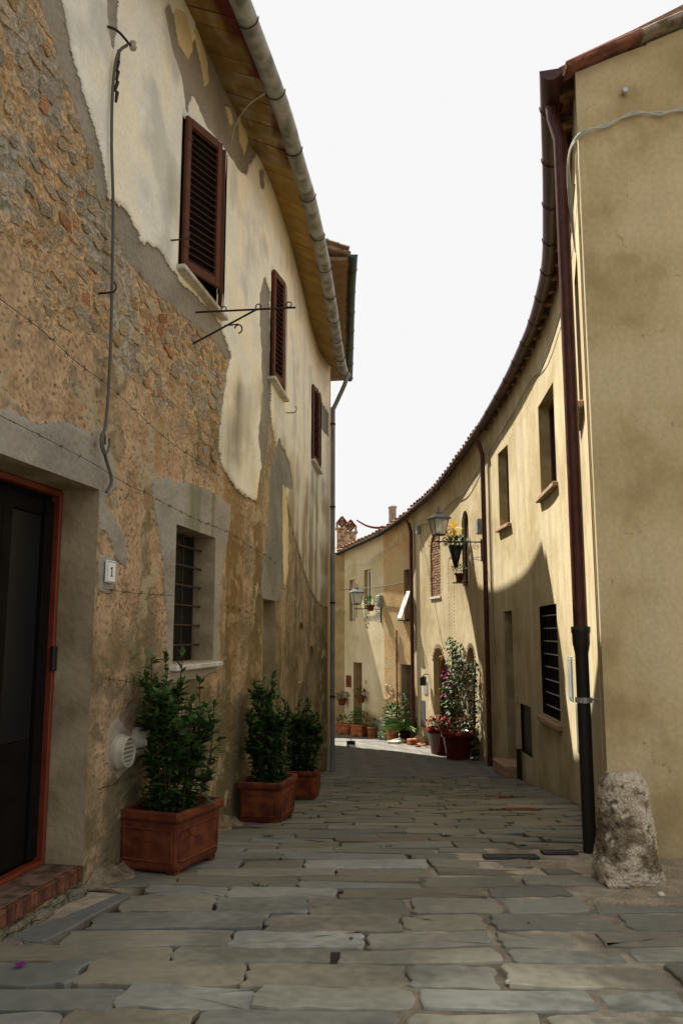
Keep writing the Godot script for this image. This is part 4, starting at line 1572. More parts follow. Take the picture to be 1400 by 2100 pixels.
func eaves_old(h: Node) -> void:
	var y_in := 7.17
	var y_out := 6.93
	var oe := Curve1.new([0.4, 0.50, 7.5, 0.50, 10.0, 0.39, 13.0, 0.39, 15.4, 0.37, 16.3, 0.30])
	var n := 72
	for i in n:
		var s0 := lerpf(2.0, 16.28, float(i) / n)
		var s1 := lerpf(2.0, 16.28, float(i + 1) / n) - 0.006
		var st := begin()
		# painted ochre; the nearer boards have weathered, the fourth-lot lost their paint
		var sag := rng.randf_range(-0.004, 0.004)
		var near := s0 < 8.9
		var tone := rng.randf_range(0.86, 1.1)
		var bare := 0.35 if s0 > 7.3 and s0 < 8.9 else 0.0
		for part in 14:
			var t0 := part / 14.0
			var t1 := (part + 1) / 14.0
			var q := []
			for g in [[s0, t0], [s1, t0], [s1, t1], [s0, t1]]:
				q.append(lw.p(g[0], lerpf(y_in, y_out, g[1]) + sag, lerpf(-0.05, oe.at(g[0]), g[1])))
			for e in [3, 1, 2, 3, 0, 1]:
				var g: Array = [[s0, t0], [s1, t0], [s1, t1], [s0, t1]][e]
				var n1 := NB[((int(g[0] * 900.0) & 511) << 9) | (int(g[1] * 90.0) & 511)] / 255.0
				var n2 := NC[((int(g[0] * 700.0) & 511) << 9) | (int(g[1] * 60.0) & 511)] / 255.0
				var col := Color(0.40, 0.255, 0.07)
				if near:
					col = Color(0.29, 0.18, 0.05).lerp(Color(0.42, 0.34, 0.21), clampf((n2 - 0.75 + bare) * 3.0, 0, 1) * 0.8)
					var edge := clampf((g[1] - 0.80 + 0.30 * (n1 - 0.5) + (0.05 if s0 < 7.2 else -0.10)) * 14.0, 0, 1)
					col = col.lerp(Color(0.13, 0.022, 0.012), edge)
				st.set_color(Color(col.r * tone, col.g * tone, col.b * tone))
				st.add_vertex(q[e])
		var e0 := lw.p(s0, y_in + sag + 0.03, -0.05)
		var e1 := lw.p(s1, y_in + sag + 0.03, -0.05)
		var f0 := lw.p(s0, y_out + sag + 0.03, oe.at(s0))
		var f1 := lw.p(s1, y_out + sag + 0.03, oe.at(s1))
		quad(st, e0, e1, f1, f0)
		quad(st, lw.p(s0, y_out + sag, oe.at(s0)), lw.p(s1, y_out + sag, oe.at(s1)), f1, f0)
		quad(st, lw.p(s0, y_in + sag, -0.05), e0, f0, lw.p(s0, y_out + sag, oe.at(s0)))
		quad(st, lw.p(s1, y_in + sag, -0.05), lw.p(s1, y_out + sag, oe.at(s1)), f1, e1)
		put("soffit_board", st, M.soffit, h)
	# roof above, its edge over the gutter
	var rf := begin()
	var rs := []
	for i in 33:
		var s := lerpf(0.4, 16.42, i / 32.0)
		rs.append(PackedVector3Array([lw.p(s, 6.985, oe.at(s) + 0.03), lw.p(s, 7.06, oe.at(s) + 0.07), lw.p(s, 9.05, -4.4), lw.p(s, 8.95, -4.4)]))
	rings(rf, rs)
	fan(rf, rs[0])
	fan(rf, rs[32], true)
	put("roof", rf, M.roof, h)
	var gt := Curve1.new([0.4, 6.9, 9.0, 6.88, 16.3, 6.82])
	var og := Curve1.new([0.4, 0.6, 7.5, 0.6, 10.0, 0.49, 13.0, 0.49, 15.4, 0.47, 16.3, 0.40])
	half_gutter(lw, 1.2, 16.25, 0.25, og, gt, 0.09, M.zinc, h, "gutter", M.iron, 0.95)
	# downpipe: elbow from the gutter's end back to the wall, then down
	var dp := begin(true)
	var a := lw.p(16.15, 6.76, 0.41)
	var bb := lw.p(16.2, 6.2, 0.13)
	tube(dp, curve_pts([a + Vector3(0, 0.05, 0), a - Vector3(0, 0.12, 0), bb + Vector3(0.1, 0.12, 0), bb - Vector3(0, 0.1, 0)], 5), 0.045, 10)
	tube(dp, [bb - Vector3(0, 0.05, 0), Vector3(bb.x, 2.4, bb.z), Vector3(bb.x, -1.05, bb.z)], 0.048, 10)
	var pipe := put("downpipe", dp, mat(Color(0.20, 0.21, 0.205), 0.5, TX.mottle, 0.9), h)
	for yy in [5.8, 4.1, 2.2, 0.4]:
		var st := begin(true)
		tube(st, [Vector3(bb.x, yy - 0.02, bb.z), Vector3(bb.x, yy + 0.02, bb.z)], 0.056, 10)
		put("pipe_clip", st, M.iron, pipe)

# --- the taller house behind it, with a green gutter
func build_tall_house() -> void:
	var h := thing("tall_house", "taller house with a green gutter beyond the old house", "house")
	var m := plaster(256, 512, [16.3, 22.0, -1.6, 9.6, false], 41, Color(0.40, 0.31, 0.17), Color(0.33, 0.25, 0.13), Color(0.15, 0.12, 0.07), 0.6, 1.0, 0.6, 0.2)
	var top := Curve1.new([16.3, 9.45, 22.6, 8.6])
	put("wall", wall_mesh(gw, lines(16.32, 22.0, 0.5, []), lines(-1.6, 9.5, 0.5, []), [], [16.3, 22.0, -1.6, 9.6, false], top), m, h)
	var st := begin()
	var a := gw.p(16.36, 0)
	var b := gw.p(22.0, 0)
	for q in [[a, 9.45, 11.6], [b, 8.5, 10.6]]:
		var v: Vector3 = q[0]
		quad(st, Vector3(v.x - 6.0, -1.6, v.z), Vector3(v.x, -1.6, v.z), Vector3(v.x, q[1], v.z), Vector3(v.x - 6.0, q[2], v.z))
	quad(st, Vector3(a.x - 6.0, -1.6, a.z), Vector3(b.x - 6.0, -1.6, b.z), Vector3(b.x - 6.0, 10.6, b.z), Vector3(a.x - 6.0, 11.6, a.z))
	put("wall", st, M.ochre, h)
	# eaves: a plain boxed underside, tile roof edge, green half-round gutter
	var sf := begin()
	var rs := []
	for i in 9:
		var s := lerpf(16.36, 22.2, i / 8.0)
		rs.append(PackedVector3Array([gw.p(s, top.at(s) - 0.04, -0.02), gw.p(s, top.at(s) - 0.02, 0.40), gw.p(s, top.at(s) + 0.05, 0.40), gw.p(s, top.at(s) + 0.05, -0.02)]))
	rings(sf, rs)
	fan(sf, rs[0])
	fan(sf, rs[8], true)
	put("soffit", sf, mat(Color(0.17, 0.125, 0.065), 0.9, TX.mottle, 1.0), h)
	var rf := begin()
	rs = []
	for i in 9:
		var s := lerpf(16.3, 22.26, i / 8.0)
		rs.append(PackedVector3Array([gw.p(s, top.at(s) + 0.055, 0.46), gw.p(s, top.at(s) + 0.14, 0.47), gw.p(s, top.at(s) + 2.3, -6.2), gw.p(s, top.at(s) + 2.2, -6.2)]))
	rings(rf, rs)
	fan(rf, rs[0])
	fan(rf, rs[8], true)
	put("roof", rf, mat(Color(0.27, 0.22, 0.15), 0.95, TX.dirt, 0.9, TX.relief, 0.4), h)
	for k in 5:
		# end tiles along the near verge
		var tl := begin(true)
		tl.set_color(Color(0.34, 0.27, 0.18))
		var c := gw.p(16.28, top.at(16.3) + 0.17 + k * 0.22 * 0.36, 0.42 - k * 0.22)
		barrel(tl, Transform3D(Basis(Vector3(0, 0, 1), Vector3(0.32, 0.95, 0).normalized(), Vector3(-0.95, 0.32, 0).normalized()), c), 0.24, 0.095)
		put("tile", tl, M.tile, h)
	half_gutter(gw, 16.3, 22.3, 0.4, flat(0.53), Curve1.new([16.3, 9.52, 22.6, 8.67]), 0.085, M.green_metal, h, "gutter", M.green_metal, 0.9)
	# tail of the gutter turned in to the wall
	var dp := begin(true)
	tube(dp, [gw.p(22.22, 8.68, 0.53), gw.p(22.22, 8.65, -0.05)], 0.04, 8)
	put("gutter_outlet", dp, M.green_metal, h)

func barrel(st: SurfaceTool, t: Transform3D, l: float, r: float) -> void:
	# a half-round clay tile, axis along local z, open side down
	var rs := []
	for e in [0.0, 1.0]:
		var ring := PackedVector3Array()
		var rr := r * lerpf(1.0, 0.82, e)
		for k in 8:
			var a := PI * k / 7.0
			ring.append(t * Vector3(cos(a) * rr, sin(a) * rr * 0.75, e * l))
		for k in 8:
			var a := PI * (7 - k) / 7.0
			ring.append(t * Vector3(cos(a) * (rr - 0.014), sin(a) * (rr - 0.014) * 0.75, e * l))
		rs.append(ring)
	st.set_smooth_group(0)
	rings(st, rs)
	st.set_smooth_group(-1)
	for e in 2:
		for k in 7:
			var a: PackedVector3Array = rs[e]
			quad(st, a[k], a[k + 1], a[14 - k], a[15 - k])

func slope_roof(h: Node, f: Face, s0: float, s1: float, over: float, back: float, rise: float, m: Material) -> void:
	var rf := begin()
	var rs := []
	var n := maxi(2, int((s1 - s0) / 0.5))
	for i in n + 1:
		var s := lerpf(s0, s1, float(i) / n)
		var y := ce.at(s)
		rs.append(PackedVector3Array([f.p(s, y + 0.0, over), f.p(s, y + 0.07, over), f.p(s, y + 0.09 + rise * (back + over), -back), f.p(s, y + rise * (back + over), -back)]))
	rings(rf, rs)
	fan(rf, rs[0])
	fan(rf, rs[n], true)
	put("roof", rf, m, h)

func eave_tiles(h: Node, f: Face, s0: float, s1: float, over: float, rise: float) -> void:
	var s := s0
	var tone := [Color(0.36, 0.22, 0.14), Color(0.30, 0.25, 0.18), Color(0.40, 0.30, 0.20), Color(0.27, 0.16, 0.11)]
	while s < s1:
		var y := ce.at(s)
		var st := begin(true)
		var c: Color = tone[rng.randi() % 4]
		st.set_color(c)
		var inn := -f.n(s)
		var z := Vector3(inn.x, rise, inn.z).normalized()
		var x := f.tang(s)
		var up := z.cross(x).normalized()
		if up.y < 0:
			up = -up
			x = -x
		barrel(st, Transform3D(Basis(x, up, z), f.p(s, y + 0.065 + rng.randf_range(-0.008, 0.012), over + 0.03)), 0.42, 0.085)
		put("roof_tile", st, M.tile, h)
		s += 0.205

# --- the house at the corner
func build_corner_house() -> void:
	var h := thing("corner_house", "ochre corner house with a blank end wall and brown gutter", "house")
	var m := [6.3, 17.25, -1.5, 6.4, false]
	M.corner_wall = plaster(1024, 768, m, 5, Color(0.515, 0.44, 0.285), Color(0.45, 0.37, 0.215), Color(0.27, 0.21, 0.105), 1.15, 0.8, -0.5)
	var w0 := opening(7.35, 8.05, 3.72, 5.2, 0.24)
	var w1 := opening(11.43, 12.78, 3.73, 5.2, 0.28)
	var w2 := opening(15.38, 16.24, 3.68, 5.2, 0.28)
	var grille := opening(11.9, 13.25, 0.33, 2.03, 0.11)
	var door := opening(15.45, 16.12, -0.75, 2.03, 0.3)
	var cab := opening(14.2, 15.0, -0.46, 0.37, 0.05)
	var holes := [w0, w1, w2, grille, door, cab]
	var sx := []
	var sy := []
	for o in holes:
		sx += [o.s0, o.s1]
		sy += [o.y0, o.y1]
	put("wall", wall_mesh(rw, lines(6.3, 17.25, 0.11, sx), lines(-1.5, 6.4, 0.11, sy), holes, m, ce, 0.05), M.corner_wall, h)
	for o in [w0, w1, w2, door]:
		reveal(rw, o, M.ochre, h)
	reveal(rw, cab, M.dark, h)
	reveal(rw, grille, M.dark, h)
	# end wall
	var em := [1.97, 7.5, -0.3, 8.6, false]
	var etop := Curve1.new([1.9, 6.26, 7.5, 8.4])
	M.end_wall = plaster(768, 1024, em, 61, Color(0.56, 0.46, 0.275), Color(0.46, 0.36, 0.19), Color(0.25, 0.18, 0.08), 0.3, 1.2, 0.5)
	put("wall", wall_mesh(ew, lines(1.97, 7.5, 0.2, []), lines(-0.3, 8.5, 0.2, []), [], em, etop), M.end_wall, h)
	var sh := begin()
	var far := rw.p(17.25, 0)
	quad(sh, Vector3(7.5, -1.5, -5.75), Vector3(9.5, -1.5, far.z), Vector3(9.5, 8.4, far.z), Vector3(7.5, 8.4, -5.75))
	quad(sh, Vector3(far.x, -1.5, far.z), Vector3(9.5, -1.5, far.z), Vector3(9.5, 8.4, far.z), Vector3(far.x, 5.85, far.z))
	put("wall", sh, M.ochre, h)
	# upper windows: shutters folded inside, sills
	for o in [w0, w1, w2]:
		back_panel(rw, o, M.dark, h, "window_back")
		var fr := begin()
		frame_box(rw, o, fr, o.s0 + 0.004, o.s0 + 0.06, o.y0 + 0.01, o.y1 - 0.01, -0.17, 0.06)
		frame_box(rw, o, fr, o.s1 - 0.06, o.s1 - 0.004, o.y0 + 0.01, o.y1 - 0.01, -0.17, 0.06)
		frame_box(rw, o, fr, (o.s0 + o.s1) * 0.5 - 0.03, (o.s0 + o.s1) * 0.5 + 0.03, o.y0 + 0.07, o.y1 - 0.07, -0.17, 0.06)
		frame_box(rw, o, fr, o.s0 + 0.064, o.s1 - 0.064, o.y1 - 0.07, o.y1 - 0.01, -0.17, 0.06)
		frame_box(rw, o, fr, o.s0 + 0.064, o.s1 - 0.064, o.y0 + 0.01, o.y0 + 0.07, -0.17, 0.06)
		var f := put("window_frame", fr, M.red_pipe, h)
		var pn := begin()
		frame_box(rw, o, pn, o.s0 + 0.06, o.s1 - 0.06, o.y0 + 0.07, o.y1 - 0.07, -0.195, 0.008, 0.0)
		put("pane", pn, M.dark_glass, f)
		var sl := begin()
		frame_box(rw, o, sl, o.s0 - 0.10, o.s1 + 0.10, o.y0 - 0.075, o.y0 - 0.004, 0.075, 0.30, 0.01)
		put("window_sill", sl, M.sill, h)
	# barred ground-floor window
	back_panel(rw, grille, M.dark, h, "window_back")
	for k in 8:
		var st := begin()
		bar_in(rw, grille, st, 11.905, 0.50 + k * 0.197, 13.245, 0.50 + k * 0.197, -0.055, 0.009, true)
		put("window_bar", st, M.galv, h)
	for k in 5:
		var st := begin()
		bar_in(rw, grille, st, 12.1 + k * 0.235, 0.335, 12.1 + k * 0.235, 2.025, -0.075, 0.010, true)
		put("window_bar", st, M.iron, h)
	var gs := begin()
	frame_box(rw, grille, gs, 11.78, 13.38, 0.245, 0.326, 0.08, 0.24, 0.012)
	put("window_sill", gs, M.sill, h)
	# door
	back_panel(rw, door, M.brown_wood, h, "door")
	var ds := begin()
	frame_box(rw, door, ds, 15.3, 16.3, -0.98, -0.756, 0.26, 0.56, 0.02)
	put("door_step", ds, M.sill, h)
	# meter cupboards
	back_panel(rw, cab, M.cast_iron, h, "cupboard_door", 0.012)
	for q in [[10.68, 11.06, 0.75, 1.31, M.grey_plastic], [10.16, 10.46, 0.15, 0.74, mat(Color(0.16, 0.15, 0.12), 0.6, TX.mottle, 1.0)]]:
		var st := begin()
		var o := opening(q[0], q[1], q[2], q[3], 0.03)
		frame_box(rw, o, st, q[0], q[1], q[2], q[3], 0.010, 0.05, 0.004)
		frame_box(rw, o, st, q[0] + 0.03, q[1] - 0.03, q[2] + 0.03, q[3] - 0.03, 0.016, 0.02, 0.004)
		put("meter_door", st, q[4], h)
	# roof, eaves, gutter
	slope_roof(h, rw, 6.34, 17.28, 0.13, 4.6, 0.385, M.roof)
	eave_tiles(h, rw, 6.5, 17.2, 0.12, 0.385)
	var s := 6.55
	while s < 17.2:
		# joists with flat bricks between, showing under the eaves
		var st := begin()
		var c := rw.p(s, ce.at(s) - 0.045, 0.055)
		box(st, Transform3D(Basis(rw.tang(s), Vector3.UP, rw.n(s)), c), Vector3(0.09, 0.08, 0.15), 0.006)
		put("rafter_end", st, mat_var("rafter", int(s * 7) % 4), h)
		s += 0.42
	var ge := Curve1.new([6.1, 6.29, 8.0, 6.33, 10.0, 6.33, 13.0, 6.26, 15.75, 6.08, 17.4, 5.91])
	half_gutter(rw, 6.22, 17.3, 0.3, Curve1.new([6.0, 0.2, 7.5, 0.19, 10.0, 0.17, 20.0, 0.17]), ge, 0.095, M.brown_metal, h, "gutter", M.brown_metal, 0.85)
	# verge tiles up the end wall
	for k in 9:
		var st := begin()
		var x := 1.86 + k * 0.62
		var t := ew.frame(x + 0.33, etop.at(x + 0.33) + 0.045 + 0.012 * (k % 2), 0.03)
		var sl := atan(etop.slope(x + 0.3))
		st.set_color([Color(0.26, 0.11, 0.075), Color(0.30, 0.25, 0.19), Color(0.36, 0.31, 0.22)][mini(k, 2) if k < 3 else k % 3])
		box(st, t * Transform3D(Basis(Vector3(0, 0, 1), sl + 0.03), Vector3.ZERO), Vector3(0.68, 0.055, 0.20), 0.012)
		box(st, t * Transform3D(Basis(Vector3(0, 0, 1), sl + 0.05), Vector3(0, 0.05, -0.03)), Vector3(0.66, 0.035, 0.16), 0.01)
		put("verge_tile", st, M.tile, h)
	# downpipe by the corner: red sheet metal above, cast iron below
	var p := rw.p(6.62, 0, 0.135)
	var dp := begin(true)
	tube(dp, [Vector3(p.x - 0.06, 6.22, p.z), Vector3(p.x - 0.05, 6.1, p.z), Vector3(p.x, 5.9, p.z), Vector3(p.x, 3.6, p.z), Vector3(p.x, 1.62, p.z)], 0.056, 14)
	var pipe := put("downpipe", dp, M.red_pipe, h)
	var ci := begin(true)
	lathe(ci, Transform3D(Basis(), Vector3(p.x, 0, p.z)), [0.052, -0.12, 0.052, 1.44, 0.058, 1.47, 0.068, 1.52, 0.07, 1.6, 0.076, 1.615, 0.076, 1.655, 0.057, 1.66], 16)
	put("cast_iron_pipe", ci, M.cast_iron, h)
	var cp := begin(true)
	tube(cp, [Vector3(p.x, 1.06, p.z), Vector3(p.x, 1.10, p.z)], 0.066, 14)
	box(cp, Transform3D(Basis(), Vector3(p.x - 0.01, 1.08, p.z + 0.07)), Vector3(0.035, 0.045, 0.02), 0.003)
	tube(cp, [Vector3(p.x + 0.06, 1.085, p.z + 0.02), Vector3(p.x + 0.14, 1.085, p.z + 0.02)], 0.009, 6)
	put("pipe_clamp", cp, M.galv, h)
	# pipe at the joint with the next house
	var q := rw.p(17.2, 0, 0.09)
	var p2 := begin(true)
	tube(p2, [q + Vector3(-0.11, 5.72, 0), q + Vector3(-0.06, 5.6, 0), q + Vector3(0, 5.4, 0), q + Vector3(0, 2.0, 0), q + Vector3(0, -1.2, 0)], 0.05, 12)
	put("downpipe", p2, M.red_pipe, h)

# --- the house with brick arches
func brick_arch(h: Node, f: Face, s0: float, s1: float, y0: float, y1: float, arch: float, off: float, m: Material) -> void:
	# thin bricks standing round an opening, each its own piece
	var sp := y1 - arch
	var mid := (s0 + s1) * 0.5
	var hw := (s1 - s0) * 0.5
	var pts := []
	var y := y0
	while y < sp:
		pts.append([s0 - 0.03, y, 0.0])
		pts.append([s1 + 0.03, y, 0.0])
		y += 0.085
	var n := 13
	for k in n + 1:
		var a := PI * k / n
		pts.append([mid + cos(a) * (hw + 0.05), sp + sin(a) * (arch + 0.05), a])
	for q in pts:
		var st := begin()
		var t := f.frame(q[0], q[1], off)
		if q[2] == 0.0:
			box(st, t, Vector3(rng.randf_range(0.035, 0.065), 0.055, 0.03), 0.006)
		else:
			box(st, t * at(0, 0, 0, 0, 0, q[2] if f.side > 0 else q[2]), Vector3(0.075, 0.05, 0.03), 0.006)
		put("brick", st, mat_var("arch_brick", rng.randi() % 4), h)

func build_arched_house() -> void:
	var h := thing("arched_house", "ochre house with brick-edged arched windows and doors", "house")
	var m := [17.25, 22.85, -1.6, 6.0, false]
	M.arched_wall = plaster(512, 640, m, 93, Color(0.51, 0.435, 0.28), Color(0.44, 0.36, 0.205), Color(0.27, 0.21, 0.105), 1.15, 0.8, -0.4)
	var a1 := opening(20.85, 21.6, 2.55, 4.2, 0.055, 0.4)
	var a2 := opening(18.72, 19.22, 2.7, 4.45, 0.08, 0.3)
	var d1 := opening(20.75, 21.5, -1.25, 1.25, 0.35, 0.3)
	var d2 := opening(18.5, 19.05, -1.2, 1.3, 0.25, 0.28)
	var holes := [a1, a2, d1, d2]
	var sx := []
	var sy := []
	for o in holes:
		sx += [o.s0, o.s1]
		sy += [o.y0, o.y1]
	put("wall", wall_mesh(rw, lines(17.25, 22.85, 0.075, sx), lines(-1.6, 6.0, 0.09, sy), holes, m, ce, 0.05), M.arched_wall, h)
	for o in holes:
		reveal(rw, o, M.ochre, h)
	back_panel(rw, a2, mat(Color(0.035, 0.014, 0.008), 0.8), h, "window_back")
	back_panel(rw, d2, M.dark_door, h, "door")
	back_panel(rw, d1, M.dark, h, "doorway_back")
	# blind window: bricked up
	back_panel(rw, a1, M.brown_wood, h, "window_back")
	for k in 24:
		for e in 3:
			var y: float = a1.y0 + 0.035 + k * 0.068
			var s: float = a1.s0 + 0.13 + e * 0.25 + (0.08 if k % 2 else -0.04)
			if not inside(a1, s - 0.09, y + 0.03) and not inside(a1, s + 0.09, y + 0.03):
				continue
			var st := begin()
			frame_box(rw, a1, st, maxf(s - 0.12, a1.s0 + 0.005), minf(s + 0.12, a1.s1 - 0.005), y - 0.028, y + 0.028, -0.03 + rng.randf_range(-0.006, 0.006), 0.05, 0.006)
			put("brick", st, mat_var("arch_brick", rng.randi() % 4), h)
	var sl := begin()
	frame_box(rw, a1, sl, 20.8, 21.65, 2.49, 2.546, 0.03, 0.17, 0.008)
	put("window_sill", sl, M.marble, h)
	brick_arch(h, rw, 20.85, 21.6, 2.55, 4.2, 0.4, -0.012, M.brick)
	brick_arch(h, rw, 19.9, 20.2, 1.55, 3.4, 0.2, -0.014, M.brick)
	for q in [d1, d2]:
		var n := 12
		for k in n + 1:
			var a := PI * k / n
			var st := begin()
			var t := rw.frame((q.s0 + q.s1) * 0.5 + cos(a) * ((q.s1 - q.s0) * 0.5 + 0.055), q.y1 - q.arch + sin(a) * (q.arch + 0.055), -0.008)
			box(st, t * at(0, 0, 0, 0, 0, a), Vector3(0.09, 0.05, 0.035), 0.006)
			put("brick", st, mat_var("arch_brick", k % 4), h)
	# open door leaf: framed, with crossed bars
	var hinge := deep(rw, d1, d1.s0 + 0.02, -0.05, 0.0)
	var out := (rw.n(20.8) * 0.42 + rw.tang(20.8) * -0.9).normalized()
	var t := Transform3D(Basis(out, Vector3.UP, out.cross(Vector3.UP)), hinge)
	var lf := begin()
	for x in [0.04, 0.66]:
		box(lf, t * at(x, 0, 0), Vector3(0.08, 2.2, 0.045), 0.006)
	for y in [-1.06, 0.0, 1.06]:
		box(lf, t * at(0.35, y, 0), Vector3(0.56, 0.1, 0.04), 0.006)
	for q in [[-0.53, 1], [0.53, -1]]:
		box(lf, t * at(0.35, q[0], 0.0, 0, 0, q[1] * 1.12), Vector3(1.1, 0.06, 0.03), 0.004)
	var leafo := put("door", lf, mat(Color(0.30, 0.15, 0.05), 0.6, TX.wood, 1.4), h)
	var pn := begin()
	box(pn, t * at(0.35, 0, 0.012), Vector3(0.55, 2.0, 0.012))
	put("door_panel", pn, M.red_pipe, leafo)
	# hatches and meter doors
	for q in [[17.42, 17.62, -0.56, -0.12, M.dark], [21.95, 22.2, 0.02, 0.36, M.grey_plastic], [22.15, 22.45, -0.85, -0.15, mat(Color(0.06, 0.075, 0.07), 0.6)]]:
		var st := begin()
		frame_box(rw, opening(q[0], q[1], q[2], q[3], 0.02), st, q[0], q[1], q[2], q[3], 0.014, 0.05, 0.004)
		put("meter_door", st, q[4], h)
	slope_roof(h, rw, 17.3, 22.9, 0.13, 2.2, 0.385, M.roof)
	eave_tiles(h, rw, 17.4, 22.85, 0.13, 0.385)
	var ge := Curve1.new([17.3, 5.92, 18.8, 5.68, 20.7, 5.25, 22.3, 5.02, 22.9, 4.90])
	half_gutter(rw, 17.32, 22.95, 0.3, flat(0.17), ge, 0.08, M.brown_metal, h, "gutter", M.brown_metal, 0.9)
	var q := rw.p(22.75, 0, 0.09)
	var p2 := begin(true)
	tube(p2, [q + Vector3(-0.11, 4.74, 0), q + Vector3(-0.05, 4.62, 0), q + Vector3(0, 4.4, 0), q + Vector3(0, 1.5, 0), q + Vector3(0, -1.3, 0)], 0.052, 12)
	tube(p2, [q + Vector3(0, -1.3, 0), q + Vector3(0, 0.05, 0)], 0.062, 12)
	put("downpipe", p2, M.red_pipe, h)

# --- the peeling house and the cream one that close the view
func build_far_houses() -> void:
	var h := thing("peeling_house", "narrow house with render peeling to brown stone", "house")
	var m := [22.85, 24.3, -1.7, 5.2, false]
	var pm := plaster(256, 640, m, 7, Color(0.44, 0.35, 0.20), Color(0.38, 0.30, 0.17), Color(0.24, 0.17, 0.08), 0.6, 1.0, -0.3, 0.6)
	var w := opening(22.98, 23.32, 2.0, 3.4, 0.2)
	var d := opening(23.02, 23.5, -1.4, 0.75, 0.3)
	put("wall", wall_mesh(rw, lines(22.85, 24.3, 0.06, [w.s0, w.s1, d.s0, d.s1]), lines(-1.7, 5.2, 0.08, [w.y0, w.y1, d.y0, d.y1]), [w, d], m, ce, 0.05), pm, h)
	reveal(rw, w, M.ochre, h)
	reveal(rw, d, M.ochre, h)
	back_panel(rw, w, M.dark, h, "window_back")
	back_panel(rw, d, mat(Color(0.03, 0.035, 0.02), 0.7), h, "door")
	var sh := begin()
	var hg := deep(rw, w, 23.0, 2.45, 0.02)
	box(sh, Transform3D(Basis.from_euler(Vector3(0.0, 0.3, -0.35)), hg + Vector3(-0.16, -0.05, 0.02)), Vector3(0.03, 0.8, 0.3), 0.004)
	put("awning_flap", sh, M.white_paint, h)
	var sl := begin()
	frame_box(rw, w, sl, 22.94, 23.4, 1.95, 1.995, 0.16, 0.3, 0.006)
	put("window_sill", sl, M.iron, h)
	var pp := begin(true)
	tube(pp, [rw.p(23.65, 1.7, 0.04), rw.p(23.65, -0.5, 0.04)], 0.025, 8)
	put("thin_pipe", pp, M.terracotta_pale, h)
	for k in 22:
		# stones and bricks bared near the ground
		var st := begin()
		var s := rng.randf_range(23.55, 24.25)
		var y := rng.randf_range(-1.3, 0.1)
		box(st, rw.frame(s, y, 0.0) * at(0, 0, 0, 0, 0, rng.randf_range(-0.2, 0.2)), Vector3(rng.randf_range(0.1, 0.2), rng.randf_range(0.06, 0.11), 0.05), 0.014)
		put("stone", st, mat_var("arch_brick", k % 4) if k % 3 == 0 else mat_tone("bare_stone", Color(0.42, 0.33, 0.2)), h)
	slope_roof(h, rw, 22.95, 24.3, 0.13, 0.9, 0.385, M.roof)
	eave_tiles(h, rw, 23.0, 24.25, 0.14, 0.385)
	half_gutter(rw, 22.97, 24.3, 0.2, flat(0.17), Curve1.new([22.9, 4.90, 24.3, 4.52]), 0.075, M.cast_iron, h, "gutter", M.cast_iron, 0.7)

	var c := thing("cream_house", "cream house closing the end of the street", "house")
	var cm := [24.3, 26.6, -1.8, 5.0, false]
	var pl := plaster(384, 640, cm, 133, Color(0.58, 0.52, 0.38), Color(0.51, 0.45, 0.30), Color(0.33, 0.27, 0.16), 0.6, 0.9, -0.7)
	var w1 := opening(25.95, 26.3, 2.0, 3.3, 0.22)
	var w2 := opening(25.0, 25.4, 2.35, 3.55, 0.22)
	var dr := opening(25.55, 26.05, -1.5, 0.72, 0.3)
	put("wall", wall_mesh(fw, lines(24.3, 26.6, 0.07, [w1.s0, w1.s1, w2.s0, w2.s1, dr.s0, dr.s1]), lines(-1.8, 4.6, 0.1, [w1.y0, w1.y1, w2.y0, w2.y1, dr.y0, dr.y1]), [w1, w2, dr], cm, ce, 0.05), pl, c)
	for o in [w1, w2, dr]:
		reveal(fw, o, M.ochre, c)
	for o in [w1, w2]:
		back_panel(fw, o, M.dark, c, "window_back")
		var fr := begin()
		frame_box(fw, o, fr, o.s0 + 0.003, o.s0 + 0.05, o.y0 + 0.01, o.y1 - 0.01, -0.12, 0.05)
		frame_box(fw, o, fr, o.s1 - 0.05, o.s1 - 0.003, o.y0 + 0.01, o.y1 - 0.01, -0.12, 0.05)
		frame_box(fw, o, fr, o.s0 + 0.053, o.s1 - 0.053, o.y1 - 0.06, o.y1 - 0.01, -0.12, 0.05)
		frame_box(fw, o, fr, (o.s0 + o.s1) * 0.5 - 0.03, (o.s0 + o.s1) * 0.5 + 0.03, o.y0 + 0.01, o.y1 - 0.063, -0.12, 0.05)
		put("window_frame", fr, M.white_paint, c)
	back_panel(fw, dr, M.red_pipe, c, "door")
	var mp := begin()
	frame_box(fw, opening(24.55, 24.75, -1.4, -0.9, 0.02), mp, 24.5, 24.75, -1.38, -0.9, 0.012, 0.04, 0.004)
	put("meter_door", mp, M.grey_plastic, c)
	slope_roof(c, fw, 24.35, 26.7, 0.13, 0.7, 0.385, M.roof)
	eave_tiles(c, fw, 24.4, 26.6, 0.14, 0.385)
	half_gutter(fw, 24.32, 26.75, 0.3, flat(0.17), Curve1.new([24.3, 4.52, 26.6, 4.22]), 0.07, M.cast_iron, c, "gutter", M.cast_iron, 0.8)
	# its other side turns away up the street
	var sd := begin()
	var k := fw.p(26.6, 0)
	quad(sd, Vector3(k.x, -1.8, k.z), Vector3(k.x, 4.25, k.z), Vector3(-4.5, 3.9, -28.4), Vector3(-4.5, -1.8, -28.4))
	put("wall", sd, mat(Color(0.34, 0.265, 0.14), 0.95, TX.mottle, 0.5), c)
	var s2 := begin()
	quad(s2, Vector3(-4.6, 4.0, -28.2), Vector3(k.x + 0.1, 4.33, k.z + 0.2), Vector3(k.x + 1.2, 4.6, k.z - 0.9), Vector3(-4.6, 4.4, -29.6))
	put("roof", s2, M.roof, c)
